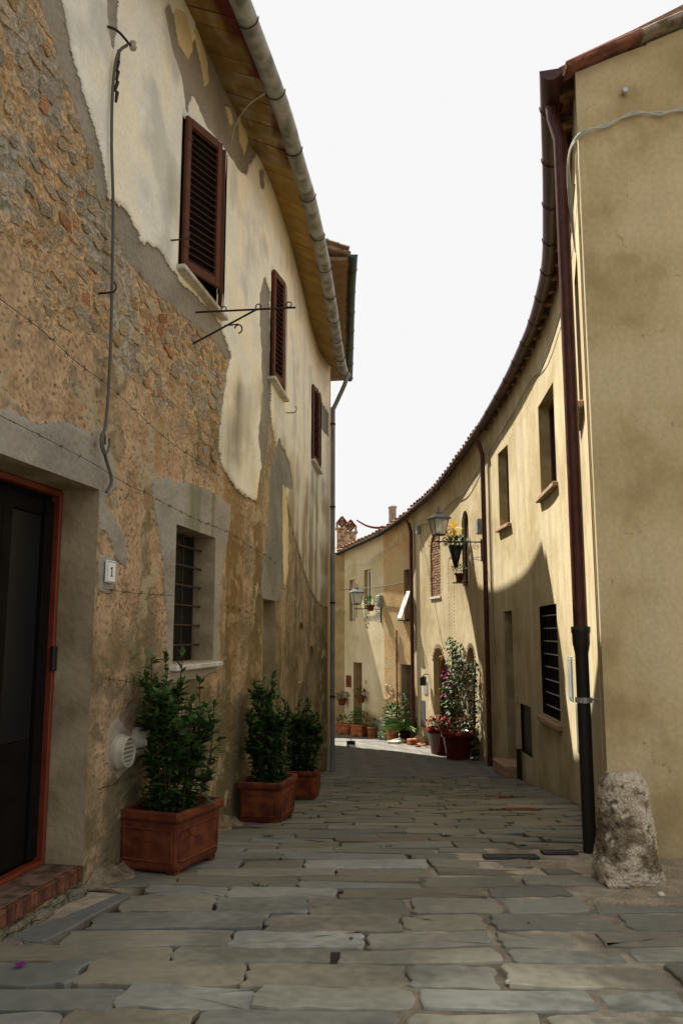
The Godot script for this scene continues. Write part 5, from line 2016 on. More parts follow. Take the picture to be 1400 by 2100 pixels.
	# chimneys on its roof
	for q in [[0.30, 26.9, 4.42, 0.62, "square rendered chimney with a tiled cap above the cream house"], [0.02, 27.6, 4.5, 0.75, "square chimney half hidden at the edge of the old house"]]:
		var b := thing("chimney", q[4], "chimney", Vector3(q[0], q[2], -q[1]), "chimneys with tiled caps")
		var st := begin()
		box(st, at(0, q[3] * 0.5 - 0.15, 0), Vector3(0.36, q[3], 0.36), 0.01)
		put("stack", st, mat_tone("chimney", Color(0.5, 0.4, 0.3)), b)
		var cp := begin()
		box(cp, at(0, q[3] - 0.13, 0), Vector3(0.46, 0.05, 0.46), 0.008)
		for sx in [-0.17, 0.17]:
			for sz in [-0.17, 0.17]:
				box(cp, at(sx, q[3] - 0.03, sz), Vector3(0.07, 0.16, 0.07), 0.004)
		put("cap_base", cp, mat_tone("chimney", Color(0.5, 0.4, 0.3)), b)
		var cb := begin()
		box(cb, at(0, q[3] + 0.045, 0, 0, 0, PI / 4), Vector3(0.2, 0.2, 0.34), 0.01)
		put("cap_body", cb, mat_tone("chimney_shade", Color(0.22, 0.15, 0.1)), b)
		for sgn in [-1.0, 1.0]:
			var tl := begin()
			box(tl, at(sgn * 0.105, q[3] + 0.15, 0, 0, 0, -sgn * 0.9), Vector3(0.31, 0.035, 0.5), 0.008)
			put("cap_tile", tl, mat_tone("cap_tile", Color(0.34, 0.17, 0.10)), b)
	var fl := begin(true)
	lathe(fl, Transform3D(Basis(), Vector3(1.62, 4.3, -25.8)), [0.12, 0.0, 0.12, 1.25, 0.145, 1.26, 0.145, 1.32, 0.1, 1.32, 0.1, 1.1], 14)
	meta(put("flue", fl, mat(Color(0.45, 0.40, 0.36), 0.8, TX.mottle, 1.0)), "slim round flue standing on the peeling house's roof", "chimney")
	var rp := begin(true)
	tube(rp, curve_pts([Vector3(0.45, 4.95, -24.2), Vector3(0.75, 4.78, -24.2), Vector3(1.1, 4.72, -24.2), Vector3(1.62, 4.78, -24.2)], 5), 0.02, 8, 0.045)
	tube(rp, [Vector3(1.15, 4.725, -24.2), Vector3(1.62, 4.78, -24.2)], 0.055, 8)
	meta(put("awning_rod", rp, mat(Color(0.22, 0.012, 0.02), 0.5)), "curved dark red rod sticking out at the eaves", "rod")

func mat_tone(key: String, c: Color) -> Material:
	if not M.has(key):
		M[key] = mat(c, 0.95, TX.dirt, 1.4, TX.relief, 0.4)
	return M[key]

# ------------------------------------------------------------------ pots and plants
func rect_ring(w: float, l: float, y: float, ch: float) -> PackedVector3Array:
	var a := w * 0.5
	var b := l * 0.5
	return PackedVector3Array([Vector3(a - ch, y, b), Vector3(a, y, b - ch), Vector3(a, y, -b + ch), Vector3(a - ch, y, -b), Vector3(-a + ch, y, -b), Vector3(-a, y, -b + ch), Vector3(-a, y, b - ch), Vector3(-a + ch, y, b)])

func trough(label: String, where: Vector3, turn: float, w: float, l: float, hh: float, m: Material, group: String) -> Node3D:
	var o := thing("planter", label, "planter", where, group)
	o.rotation.y = turn
	var st := begin()
	var rs := []
	for q in [[-0.07, 0.03], [-0.05, 0.05], [-0.045, 0.07], [-0.035, hh - 0.075], [0.0, hh - 0.06], [0.012, hh - 0.045], [0.012, hh - 0.012], [0.0, hh], [-0.055, hh], [-0.065, hh - 0.01], [-0.07, hh - 0.09]]:
		rs.append(rect_ring(w + q[0], l + q[0], q[1], 0.018))
	for i in rs.size() - 1:
		st.set_smooth_group(-1)
		rings(st, [rs[i], rs[i + 1]])
	fan(st, rs[0], true)
	put("box", st, m, o)
	var md := begin()
	# raised panel lines on the faces
	for e in [[0.0, l * 0.5 - 0.015, w - 0.12, 0.0], [PI / 2, w * 0.5 - 0.015, l - 0.12, 0.0]]:
		for y in [0.095, hh - 0.12]:
			box(md, at(0, 0, 0, 0, e[0], 0) * at(0, y, e[1] - 0.004), Vector3(e[2], 0.014, 0.016), 0.005)
		for x in [-0.5, 0.5]:
			box(md, at(0, 0, 0, 0, e[0], 0) * at(x * e[2], hh * 0.5 - 0.012, e[1] - 0.004), Vector3(0.014, hh - 0.215, 0.016), 0.005)
		# a swag on the panel
		var pts := []
		for k in 9:
			var t := k / 8.0 * 2.0 - 1.0
			pts.append(at(0, 0, 0, 0, e[0], 0) * Vector3(t * e[2] * 0.3, hh * 0.52 + 0.06 * t * t, e[1] - 0.004))
		tube(md, pts, 0.004, 6)
	put("moulding", md, m, o)
	for sx in [-1.0, 1.0]:
		for sz in [-1.0, 1.0]:
			var ft := begin()
			box(ft, at(sx * (w * 0.5 - 0.075), 0.018, sz * (l * 0.5 - 0.075)), Vector3(0.075, 0.045, 0.075), 0.008)
			put("foot", ft, m, o)
	var so := begin(true)
	for i in 8:
		for j in 8:
			var q := []
			for k in [[0, 0], [0, 1], [1, 1], [1, 0]]:
				var a := float(i + k[0]) / 8.0
				var b := float(j + k[1]) / 8.0
				var n := NB[(int(a * 300.0 + w * 900.0) & 511) * 512 + (int(b * 300.0) & 511)] / 255.0
				q.append(Vector3((a - 0.5) * (w - 0.075), hh - 0.075 + 0.045 * n, (b - 0.5) * (l - 0.075)))
			quad(so, q[0], q[1], q[2], q[3])
	put("soil", so, M.soil, o)
	return o

func laurel(label: String, where: Vector3, hh: float, rad: float, stems: int, leaves: int, singles: int, sd: int) -> void:
	rng.seed = sd
	var o := thing("laurel_shrub", label, "shrub", where, "laurels in terracotta troughs")
	var sm := begin(true)
	var tips := []
	for i in stems:
		var a := TAU * i / stems + rng.randf_range(-0.4, 0.4)
		var top := hh * rng.randf_range(0.62, 1.0)
		var r := rad * sqrt(rng.randf_range(0.05, 1.0))
		if i == 0:
			r = rad * 0.2
			top = hh
		var b := Vector3(cos(a), 0, sin(a)) * r * 0.6
		var e := Vector3(cos(a) * r, top, sin(a) * r)
		var mid := b.lerp(e, 0.5) + Vector3(rng.randf_range(-0.04, 0.04), 0, rng.randf_range(-0.04, 0.04))
		var pts := curve_pts([b, mid, e], 5)
		tube(sm, pts, 0.008, 5, 0.003)
		tips.append(pts)
		for k in 3:
			# side twigs
			var f := rng.randf_range(0.35, 0.85)
			var p: Vector3 = pts[int(f * 10)]
			var dir := (rand_dir() * Vector3(1, 0.3, 1) + Vector3(0, 0.7, 0)).normalized()
			var q := p + dir * rng.randf_range(0.1, 0.22)
			var lim := Vector2(q.x, q.z)
			if lim.length() > rad:
				lim = lim.normalized() * rad
				q = Vector3(lim.x, q.y, lim.y)
			tube(sm, [p, q], 0.004, 4, 0.002)
			tips.append([p, p.lerp(q, 0.5), q])
	put("stems", sm, M.stem, o)
	var all := []
	for i in leaves:
		var t: Array = tips[rng.randi() % tips.size()]
		var f := pow(rng.randf(), 1.15) * 0.97 + 0.03
		var x := f * (t.size() - 1)
		var k := mini(int(x), t.size() - 2)
		var p: Vector3 = t[k].lerp(t[k + 1], x - k)
		var dir := (rand_dir() * Vector3(1, 0.5, 1) + Vector3(0, 0.55, 0)).normalized()
		if f > 0.95:
			dir = (dir + Vector3(0, 0.8, 0)).normalized()
		all.append([p, dir])
	for i in leaves / 4:
		var t: Array = tips[(rng.randi() % stems) * 4]
		var p: Vector3 = t[rng.randi_range(0, 6)] + Vector3(rng.randf_range(-0.06, 0.06), rng.randf_range(-0.04, 0.08), rng.randf_range(-0.06, 0.06))
		var out := Vector3(p.x, 0.0, p.z).normalized()
		all.append([p, (out + rand_dir() * 0.7 + Vector3(0, 0.4, 0)).normalized()])
	all.sort_custom(func(u, v): return (u[0].y * 0.6 + Vector2(u[0].x, u[0].z).length()) > (v[0].y * 0.6 + Vector2(v[0].x, v[0].z).length()))
	var kinds := []
	if singles > 0:
		for k in 6:
			var ls := begin(true)
			leaf(ls, Transform3D(), 0.082, 0.040, leaf_tone(1.35 + 0.25 * (k % 3)), 0.12 + 0.05 * (k % 3))
			kinds.append(done(ls))
	var fol := begin(true)
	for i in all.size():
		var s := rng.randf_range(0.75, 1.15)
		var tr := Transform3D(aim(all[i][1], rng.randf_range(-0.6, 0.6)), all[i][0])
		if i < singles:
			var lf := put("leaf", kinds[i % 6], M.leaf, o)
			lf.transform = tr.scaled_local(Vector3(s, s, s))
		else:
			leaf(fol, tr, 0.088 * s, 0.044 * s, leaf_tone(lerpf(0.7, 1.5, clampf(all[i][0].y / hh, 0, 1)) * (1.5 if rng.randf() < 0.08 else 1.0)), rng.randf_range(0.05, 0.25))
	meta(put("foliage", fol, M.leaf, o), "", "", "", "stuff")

func build_planters() -> void:
	rng.seed = 501
	var p1 := Vector3(-1.215, cg.at(6.1) + 0.004, -6.12)
	var p2 := Vector3(-0.75, cg.at(8.68) - 0.005, -8.68)
	var p3 := Vector3(-0.51, cg.at(11.4) - 0.01, -11.42)
	trough("terracotta trough in front of the barred window, closest to the door", p1, deg_to_rad(-21), 0.50, 0.62, 0.42, M.terracotta, "terracotta troughs along the old house")
	trough("middle terracotta trough of the three along the old house", p2, deg_to_rad(-12), 0.46, 0.60, 0.42, M.terracotta, "terracotta troughs along the old house")
	trough("terracotta trough furthest down the street, below the arched door", p3, deg_to_rad(-6), 0.42, 0.60, 0.40, M.terracotta, "terracotta troughs along the old house")
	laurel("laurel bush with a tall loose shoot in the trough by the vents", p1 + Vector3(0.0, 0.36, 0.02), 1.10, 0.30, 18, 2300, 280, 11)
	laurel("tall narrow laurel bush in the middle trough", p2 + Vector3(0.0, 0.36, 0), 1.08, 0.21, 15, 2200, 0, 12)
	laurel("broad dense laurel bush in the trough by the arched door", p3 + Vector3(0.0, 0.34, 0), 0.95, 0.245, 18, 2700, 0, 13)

func leaf_patch(st: SurfaceTool, f: Face, s0: float, s1: float, y0: float, y1: float, n: int, size: float, depth: float, bright := 1.0) -> void:
	for i in n:
		var s := rng.randf_range(s0, s1)
		var y := rng.randf_range(y0, y1)
		var p := f.p(s, y, rng.randf_range(0.02, depth))
		var dir := (f.n(s) * rng.randf_range(0.3, 1.0) + rand_dir() * 0.8 + Vector3(0, -0.3, 0)).normalized()
		leaf(st, Transform3D(aim(dir, rng.randf_range(-1, 1)), p), size * rng.randf_range(0.7, 1.2), size * 0.55, leaf_tone(bright), 0.2)

func ball_plant(st: SurfaceTool, c: Vector3, r: Vector3, n: int, size: float, bright := 1.0, droop := 0.0) -> void:
	for i in n:
		var d := rand_dir()
		var p := c + d * r * pow(rng.randf(), 0.4)
		leaf(st, Transform3D(aim((d + rand_dir() * 0.6 + Vector3(0, 0.3 - droop, 0)).normalized(), rng.randf_range(-1, 1)), p), size * rng.randf_range(0.7, 1.25), size * 0.42, leaf_tone(bright), 0.2)

func round_pot(label: String, where: Vector3, r: float, hh: float, m: Material, group := "") -> Node3D:
	var o := thing("flower_pot", label, "pot", where, group)
	var st := begin(true)
	lathe(st, Transform3D(), [0.001, 0.0, r * 0.66, 0.0, r * 0.7, 0.02, r * 0.93, hh * 0.8, r * 1.04, hh * 0.82, r * 1.06, hh, r * 0.92, hh, r * 0.88, hh * 0.88, 0.001, hh * 0.88], 18)
	put("pot", st, m, o)
	var so := begin(true)
	lathe(so, Transform3D(), [r * 0.9, hh * 0.9, 0.001, hh * 0.92], 14)
	put("soil", so, M.soil, o)
	return o

func flowers(st: SurfaceTool, c: Vector3, r: Vector3, n: int, size: float, col: Color) -> void:
	for i in n:
		var d := rand_dir()
		var p := c + d * r
		var v := rng.randf_range(0.75, 1.1)
		for k in 5:
			var dir := (aim(d) * Vector3(cos(TAU * k / 5.0), sin(TAU * k / 5.0), 0.4)).normalized()
			leaf(st, Transform3D(aim(dir, 0.0), p), size * 0.5, size * 0.4, Color(col.r * v, col.g * v, col.b * v), 0.1)

func weed(x: float, d: float, n: int, hh: float, label: String) -> void:
	var st := begin(true)
	for i in n:
		var a := rng.randf() * TAU
		var dir := Vector3(cos(a) * 0.8, rng.randf_range(0.3, 1.2), sin(a) * 0.8)
		leaf(st, Transform3D(aim(dir, rng.randf()), Vector3(x + rng.randf_range(-0.04, 0.04), cg.at(d) - 0.02, -d + rng.randf_range(-0.02, 0.02))), hh * rng.randf_range(0.6, 1.1), 0.012, leaf_tone(1.3), 0.3)
	meta(put("weed", st, M.leaf), label, "weed", "weeds in the paving joints")

# ------------------------------------------------------------------ things on the old house
func wire(label: String, ctrl: Array, seed_: int) -> void:
	rng.seed = seed_
	var st := begin(true)
	var pts := []
	for q in ctrl:
		pts.append(lw.p(q[0], q[1], 0.055))
	var c := curve_pts(pts, 8)
	tube(st, c, 0.002, 5)
	var acc := 0.1
	for i in c.size() - 1:
		acc += (c[i] as Vector3).distance_to(c[i + 1])
		if acc > 0.2:
			acc = rng.randf_range(-0.05, 0.03)
			for k in 3:
				var d := rand_dir() * 0.022
				tube(st, [c[i] - d, c[i] + d], 0.0016, 4)
	meta(put("barbed_wire", st, M.iron), label, "barbed wire", "strands of barbed wire on the old wall")

func hook(label: String, s: float, y: float, out: float, sz := 1.0) -> void:
	var st := begin(true)
	var pts := []
	for q in [[0.0, -0.02, 0.0], [0.0, out, 0.0], [0.012, out + 0.035 * sz, 0.012], [0.012, out + 0.05 * sz, 0.045 * sz], [0.008, out + 0.03 * sz, 0.075 * sz]]:
		pts.append(lw.frame(s, y) * Vector3(q[0], q[2], q[1]))
	tube(st, curve_pts(pts, 4), 0.0075, 6, 0.005)
	meta(put("iron_hook", st, M.iron), label, "hook", "iron hooks in the old wall")

func build_left_details() -> void:
	rng.seed = 900
	# electric cable down the wall, from an iron arm with an insulator
	var st := begin(true)
	var pts := []
	for q in [[5.27, 5.72, 0.12], [5.23, 5.62, 0.07], [5.22, 5.36, 0.05], [5.24, 4.94, 0.05], [5.29, 4.53, 0.055], [5.32, 4.08, 0.055], [5.35, 3.57, 0.05], [5.35, 3.23, 0.05], [5.31, 2.97, 0.06], [5.25, 2.85, 0.07], [5.33, 2.74, 0.065], [5.43, 2.62, 0.06], [5.38, 2.53, 0.05]]:
		pts.append(lw.p(q[0], q[1], q[2]))
	tube(st, curve_pts(pts, 5), 0.011, 7)
	var loop := []
	for k in 12:
		loop.append(lw.p(5.27 + 0.045 * cos(k * 0.62), 2.84 + 0.075 * sin(k * 0.62), 0.06 + 0.003 * k))
	tube(st, loop, 0.008, 6)
	meta(put("electric_cable", st, M.cable), "dark electric cable hanging down the old wall beside the door", "cable")
	var ia := begin(true)
	tube(ia, curve_pts([lw.p(5.14, 5.79, -0.02), lw.p(5.18, 5.77, 0.08), lw.p(5.27, 5.72, 0.14), lw.p(5.33, 5.74, 0.15)], 4), 0.009, 6)
	for k in 5:
		tube(ia, [lw.p(5.24, 5.66 - k * 0.08, 0.075), lw.p(5.235 + rng.randf_range(-0.01, 0.01), 5.58 - k * 0.08, 0.07 + rng.randf_range(-0.01, 0.012))], 0.013, 6, 0.010)
	var iarm := thing("insulator_bracket", "rusty iron bracket with insulator and taped splice high on the old wall", "bracket")
	put("arm", ia, M.iron, iarm)
	var ins := begin(true)
	lathe(ins, Transform3D(Basis(), lw.p(5.3, 5.70, 0.15)), [0.001, 0.0, 0.022, 0.005, 0.028, 0.025, 0.016, 0.04, 0.024, 0.06, 0.001, 0.07], 10)
	put("insulator", ins, M.white_plastic, iarm)
	# barbed wire, strand by strand
	wire("uppermost strand of barbed wire, sagging across the rubble wall", [[4.0, 3.34], [4.51, 3.32], [4.9, 3.27], [5.36, 3.25], [5.87, 3.18], [6.43, 3.12], [7.43, 3.09], [8.99, 3.02]], 1)
	wire("barbed wire strand across the concrete door lintel", [[4.0, 2.73], [4.62, 2.71], [5.21, 2.68], [5.64, 2.64], [6.1, 2.63]], 2)
	wire("barbed wire strand over the top of the barred window", [[6.14, 2.62], [6.57, 2.6], [7.14, 2.58], [7.98, 2.58], [8.75, 2.52], [9.42, 2.48], [9.84, 2.44]], 3)
	wire("short barbed wire strand just below the house number", [[5.43, 1.89], [5.8, 1.885], [6.11, 1.89], [6.53, 1.9]], 4)
	wire("low barbed wire strand behind the laurel with the tall shoot", [[5.47, 1.31], [6.16, 1.24], [6.66, 1.22]], 5)
	wire("short strand of barbed wire between barred window and blocked doorway", [[7.87, 1.87], [8.4, 1.84], [8.96, 1.8]], 6)
	wire("lowest strand of barbed wire, between the vents and the wall's foot", [[5.42, 0.62], [5.8, 0.61], [6.4, 0.63]], 7)
	# clothes-line bracket under the nearest shuttered window
	var b := thing("wall_bracket", "rusty iron bracket with rings below the largest shuttered window", "bracket")
	var bs := begin(true)
	var fr := lw.frame(7.05, 4.47)
	tube(bs, [fr * Vector3(0, 0, -0.03), fr * Vector3(0, -0.02, 0.92)], 0.009, 6)
	tube(bs, [fr * Vector3(0, -0.30, -0.03), fr * Vector3(0, -0.015, 0.56)], 0.009, 6)
	put("arm", bs, M.iron, b)
	for z in [0.26, 0.58, 0.86]:
		var rg := begin(true)
		var ring := []
		for k in 13:
			ring.append(fr * Vector3(0, 0.012 + 0.024 * sin(TAU * k / 12.0), z + 0.024 * cos(TAU * k / 12.0)))
		tube(rg, ring, 0.0055, 5)
		put("ring", rg, M.iron, b)
	var hk := begin(true)
	var hp := []
	for k in 10:
		hp.append(fr * Vector3(0, -0.135 + (-0.05 - 0.04 * cos(k * 0.5)), 0.40 + 0.035 * sin(k * 0.5)))
	tube(hk, [fr * Vector3(0, -0.145, 0.27), fr * Vector3(0, -0.14, 0.40)], 0.007, 5)
	tube(hk, hp, 0.007, 5)
	put("hook", hk, M.iron, b)
	hook("iron shutter hook beside the largest shuttered window", 6.38, 4.82, 0.12, 1.2)
	hook("small bent iron hook beside the hanging cable", 5.27, 3.88, 0.06)
	hook("small iron hook under the second shuttered window", 10.75, 4.55, 0.10, 1.3)
	# a drooping white wire from the eaves
	var ww := begin(true)
	tube(ww, curve_pts([lw.p(7.5, 6.90, 0.5), lw.p(7.55, 6.82, 0.3), lw.p(7.7, 6.72, 0.12), lw.p(7.86, 6.62, 0.03)], 6), 0.006, 5)
	meta(put("loose_wire", ww, M.pale_cable), "loose white wire drooping from the gutter to the whitewash", "wire")
	# house number
	var pl := thing("house_number", "small white enamel plate with house number 1 beside the door", "sign")
	var t := lw.frame(5.545, 2.015, 0.022)
	var ps := begin()
	box(ps, t, Vector3(0.14, 0.15, 0.016), 0.004)
	put("plate", ps, M.white_paint, pl)
	var rim := begin()
	for q in [[0, 0.067, 0.126, 0.006], [0, -0.067, 0.126, 0.006], [0.06, 0, 0.006, 0.127], [-0.06, 0, 0.006, 0.127]]:
		box(rim, t * at(q[0], q[1], 0.008), Vector3(q[2], q[3], 0.005), 0.001)
	put("rim", rim, mat(Color(0.35, 0.33, 0.36), 0.4), pl)
	var tm := TextMesh.new()
	tm.text = "1"
	var sf := SystemFont.new()
	sf.font_names = PackedStringArray(["Droid Serif"])
	sf.font_weight = 400
	tm.font = sf
	tm.font_size = 64
	tm.pixel_size = 0.0014
	tm.depth = 0.004
	var num := put("digit", tm, mat(Color(0.04, 0.04, 0.05), 0.5), pl)
	num.transform = t * at(0, -0.002, 0.010)
	# two round vents
	for q in [[5.80, 0.80, 0.118, 0.09, "round white plastic vent low on the wall, closer to the door"], [6.10, 0.83, 0.10, 0.12, "round white plastic vent half hidden behind the laurel"]]:
		var v := thing("vent", q[4], "vent", Vector3.ZERO, "round vents beside the door")
		var vf := Transform3D(lw.frame(q[0], q[1]).basis * Basis(Vector3(1, 0, 0), PI / 2), lw.p(q[0], q[1], 0.0))
		var vs := begin(true)
		var r: float = q[2]
		lathe(vs, vf, [r * 1.02, -0.03, r * 1.02, 0.03, r * 0.96, 0.045, r * 0.9, 0.05, r * 0.88, q[3] - 0.01, r * 0.86, q[3], r * 0.78, q[3], r * 0.76, q[3] - 0.02, r * 0.76, 0.03], 24)
		put("ring", vs, M.white_plastic, v)
		for k in 6:
			var gr := begin()
			var y := lerpf(-0.6, 0.6, k / 5.0) * r
			var ww2 := sqrt(maxf(0.001, 0.57 * r * r - y * y)) * 1.95
			box(gr, lw.frame(q[0], q[1], 0.0) * at(0, y, 0.075, 0.6, 0, 0), Vector3(ww2, 0.006, 0.03), 0.001)
			put("louvre", gr, M.white_plastic, v)
		var bk := begin()
		lathe(bk, vf, [r * 0.75, 0.03, 0.001, 0.032], 16)
		put("duct", bk, M.dark, v)

# ------------------------------------------------------------------ things on and by the right-hand houses
func lantern(label: String, f: Face, s: float, y: float, arm: float, k: float, drop: float) -> void:
	var o := thing("wall_lantern", label, "lantern", Vector3.ZERO, "wrought iron wall lanterns")
	var fr := f.frame(s, y)
	var st := begin(true)
	tube(st, [fr * Vector3(0, 0, -0.02), fr * Vector3(0, 0, arm + 0.06)], 0.016 * k, 6)
	tube(st, [fr * Vector3(0, -0.42 * k, 0.015), fr * Vector3(0, 0.06, 0.015)], 0.018 * k, 6)
	tube(st, [fr * Vector3(0, -drop, arm - 0.03), fr * Vector3(0, 0.13 * k, arm - 0.03)], 0.013 * k, 6)
	put("arm", st, M.black, o)
	for q in [[0.13, -0.10, 0.075, 1.0], [arm * 0.62, -0.085, 0.06, -1.0]]:
		var sc := begin(true)
		var pts := []
		for i in 22:
			var a := i * 0.42
			var r: float = q[2] * k * (1.0 - i / 26.0)
			pts.append(fr * Vector3(0, q[1] * k + r * cos(a), q[0] + q[3] * r * sin(a)))
		tube(sc, pts, 0.0065 * k, 5)
		put("scroll", sc, M.black, o)
	var br := begin(true)
	var bp := []
	for i in 11:
		var a := PI * 0.5 * i / 10.0
		bp.append(fr * Vector3(0, -0.40 * k + 0.36 * k * sin(a) * 0.2, 0.02) + (fr.basis * Vector3(0, -0.02, 1)) * (0.34 * k * sin(PI * i / 10.0)) * 0.6)
	tube(br, bp, 0.006 * k, 5)
	put("brace", br, M.black, o)
	# four-sided lamp: tapered glass between bars, hipped cap with finial
	var c := fr * Vector3(0, 0.13 * k, arm - 0.03)
	var lt := Transform3D(Basis(Vector3(0, 1, 0), 0.25), c)
	var bw := 0.105 * k
	var tw := 0.165 * k
	var hh := 0.36 * k
	var base := begin()
	box(base, lt * at(0, 0.012 * k, 0), Vector3(bw * 2.15, 0.03 * k, bw * 2.15), 0.005)
	box(base, lt * at(0, 0.05 * k, 0), Vector3(0.07 * k, 0.07 * k, 0.07 * k), 0.01)
	put("base", base, M.black, o)
	for sx in [-1.0, 1.0]:
		for sz in [-1.0, 1.0]:
			var bar := begin(true)
			tube(bar, [lt * Vector3(sx * bw, 0.02 * k, sz * bw), lt * Vector3(sx * tw, hh, sz * tw)], 0.010 * k, 5)
			put("bar", bar, M.black, o)
	for e in 4:
		var pn := begin()
		var tt := lt * Transform3D(Basis(Vector3(0, 1, 0), e * PI / 2), Vector3.ZERO)
		var p0 := tt * Vector3(-bw + 0.008, 0.03 * k, bw)
		var p1 := tt * Vector3(bw - 0.008, 0.03 * k, bw)
		var p2 := tt * Vector3(tw - 0.008, hh - 0.01, tw)
		var p3 := tt * Vector3(-tw + 0.008, hh - 0.01, tw)
		quad(pn, p0, p1, p2, p3)
		put("pane", pn, M.frosted_glass, o)
	var cap := begin()
	var rs := []
	for q in [[tw * 1.22, hh - 0.012], [tw * 1.28, hh + 0.015], [tw * 1.1, hh + 0.04], [tw * 0.55, hh + 0.10 * k], [tw * 0.3, hh + 0.115 * k], [tw * 0.3, hh + 0.15 * k], [0.012, hh + 0.16 * k], [0.010, hh + 0.27 * k], [0.001, hh + 0.28 * k]]:
		var ring := PackedVector3Array()
		for v in [[1, 1], [1, -1], [-1, -1], [-1, 1]]:
			ring.append(lt * Vector3(q[0] * v[0], q[1], q[0] * v[1]))
		rs.append(ring)
	rings(cap, rs)
	fan(cap, rs[0], true)
	put("cap", cap, M.lamp_cap, o)

func wall_box(label: String, f: Face, s: float, y: float, w: float, hh: float, dp: float, group := "") -> void:
	var o := thing("junction_box", label, "junction box", Vector3.ZERO, group)
	var st := begin()
	box(st, f.frame(s, y, dp * 0.5), Vector3(w, hh, dp), 0.01)
	put("case", st, M.grey_plastic, o)
	var ld := begin()
	box(ld, f.frame(s, y, dp + 0.006), Vector3(w * 0.88, hh * 0.92, 0.01), 0.003)
	put("lid", ld, M.grey_plastic, o)

func cable_on(label: String, f: Face, ctrl: Array, r: float, m: Material, strands := 1) -> void:
	var st := begin(true)
	for k in strands:
		var pts := []
		for q in ctrl:
			pts.append(f.p(q[0], q[1] + (rng.randf_range(-0.02, 0.02) if strands > 1 else 0.0), q[2]))
		tube(st, curve_pts(pts, 5), r, 6)
	meta(put("cable", st, m), label, "cable")

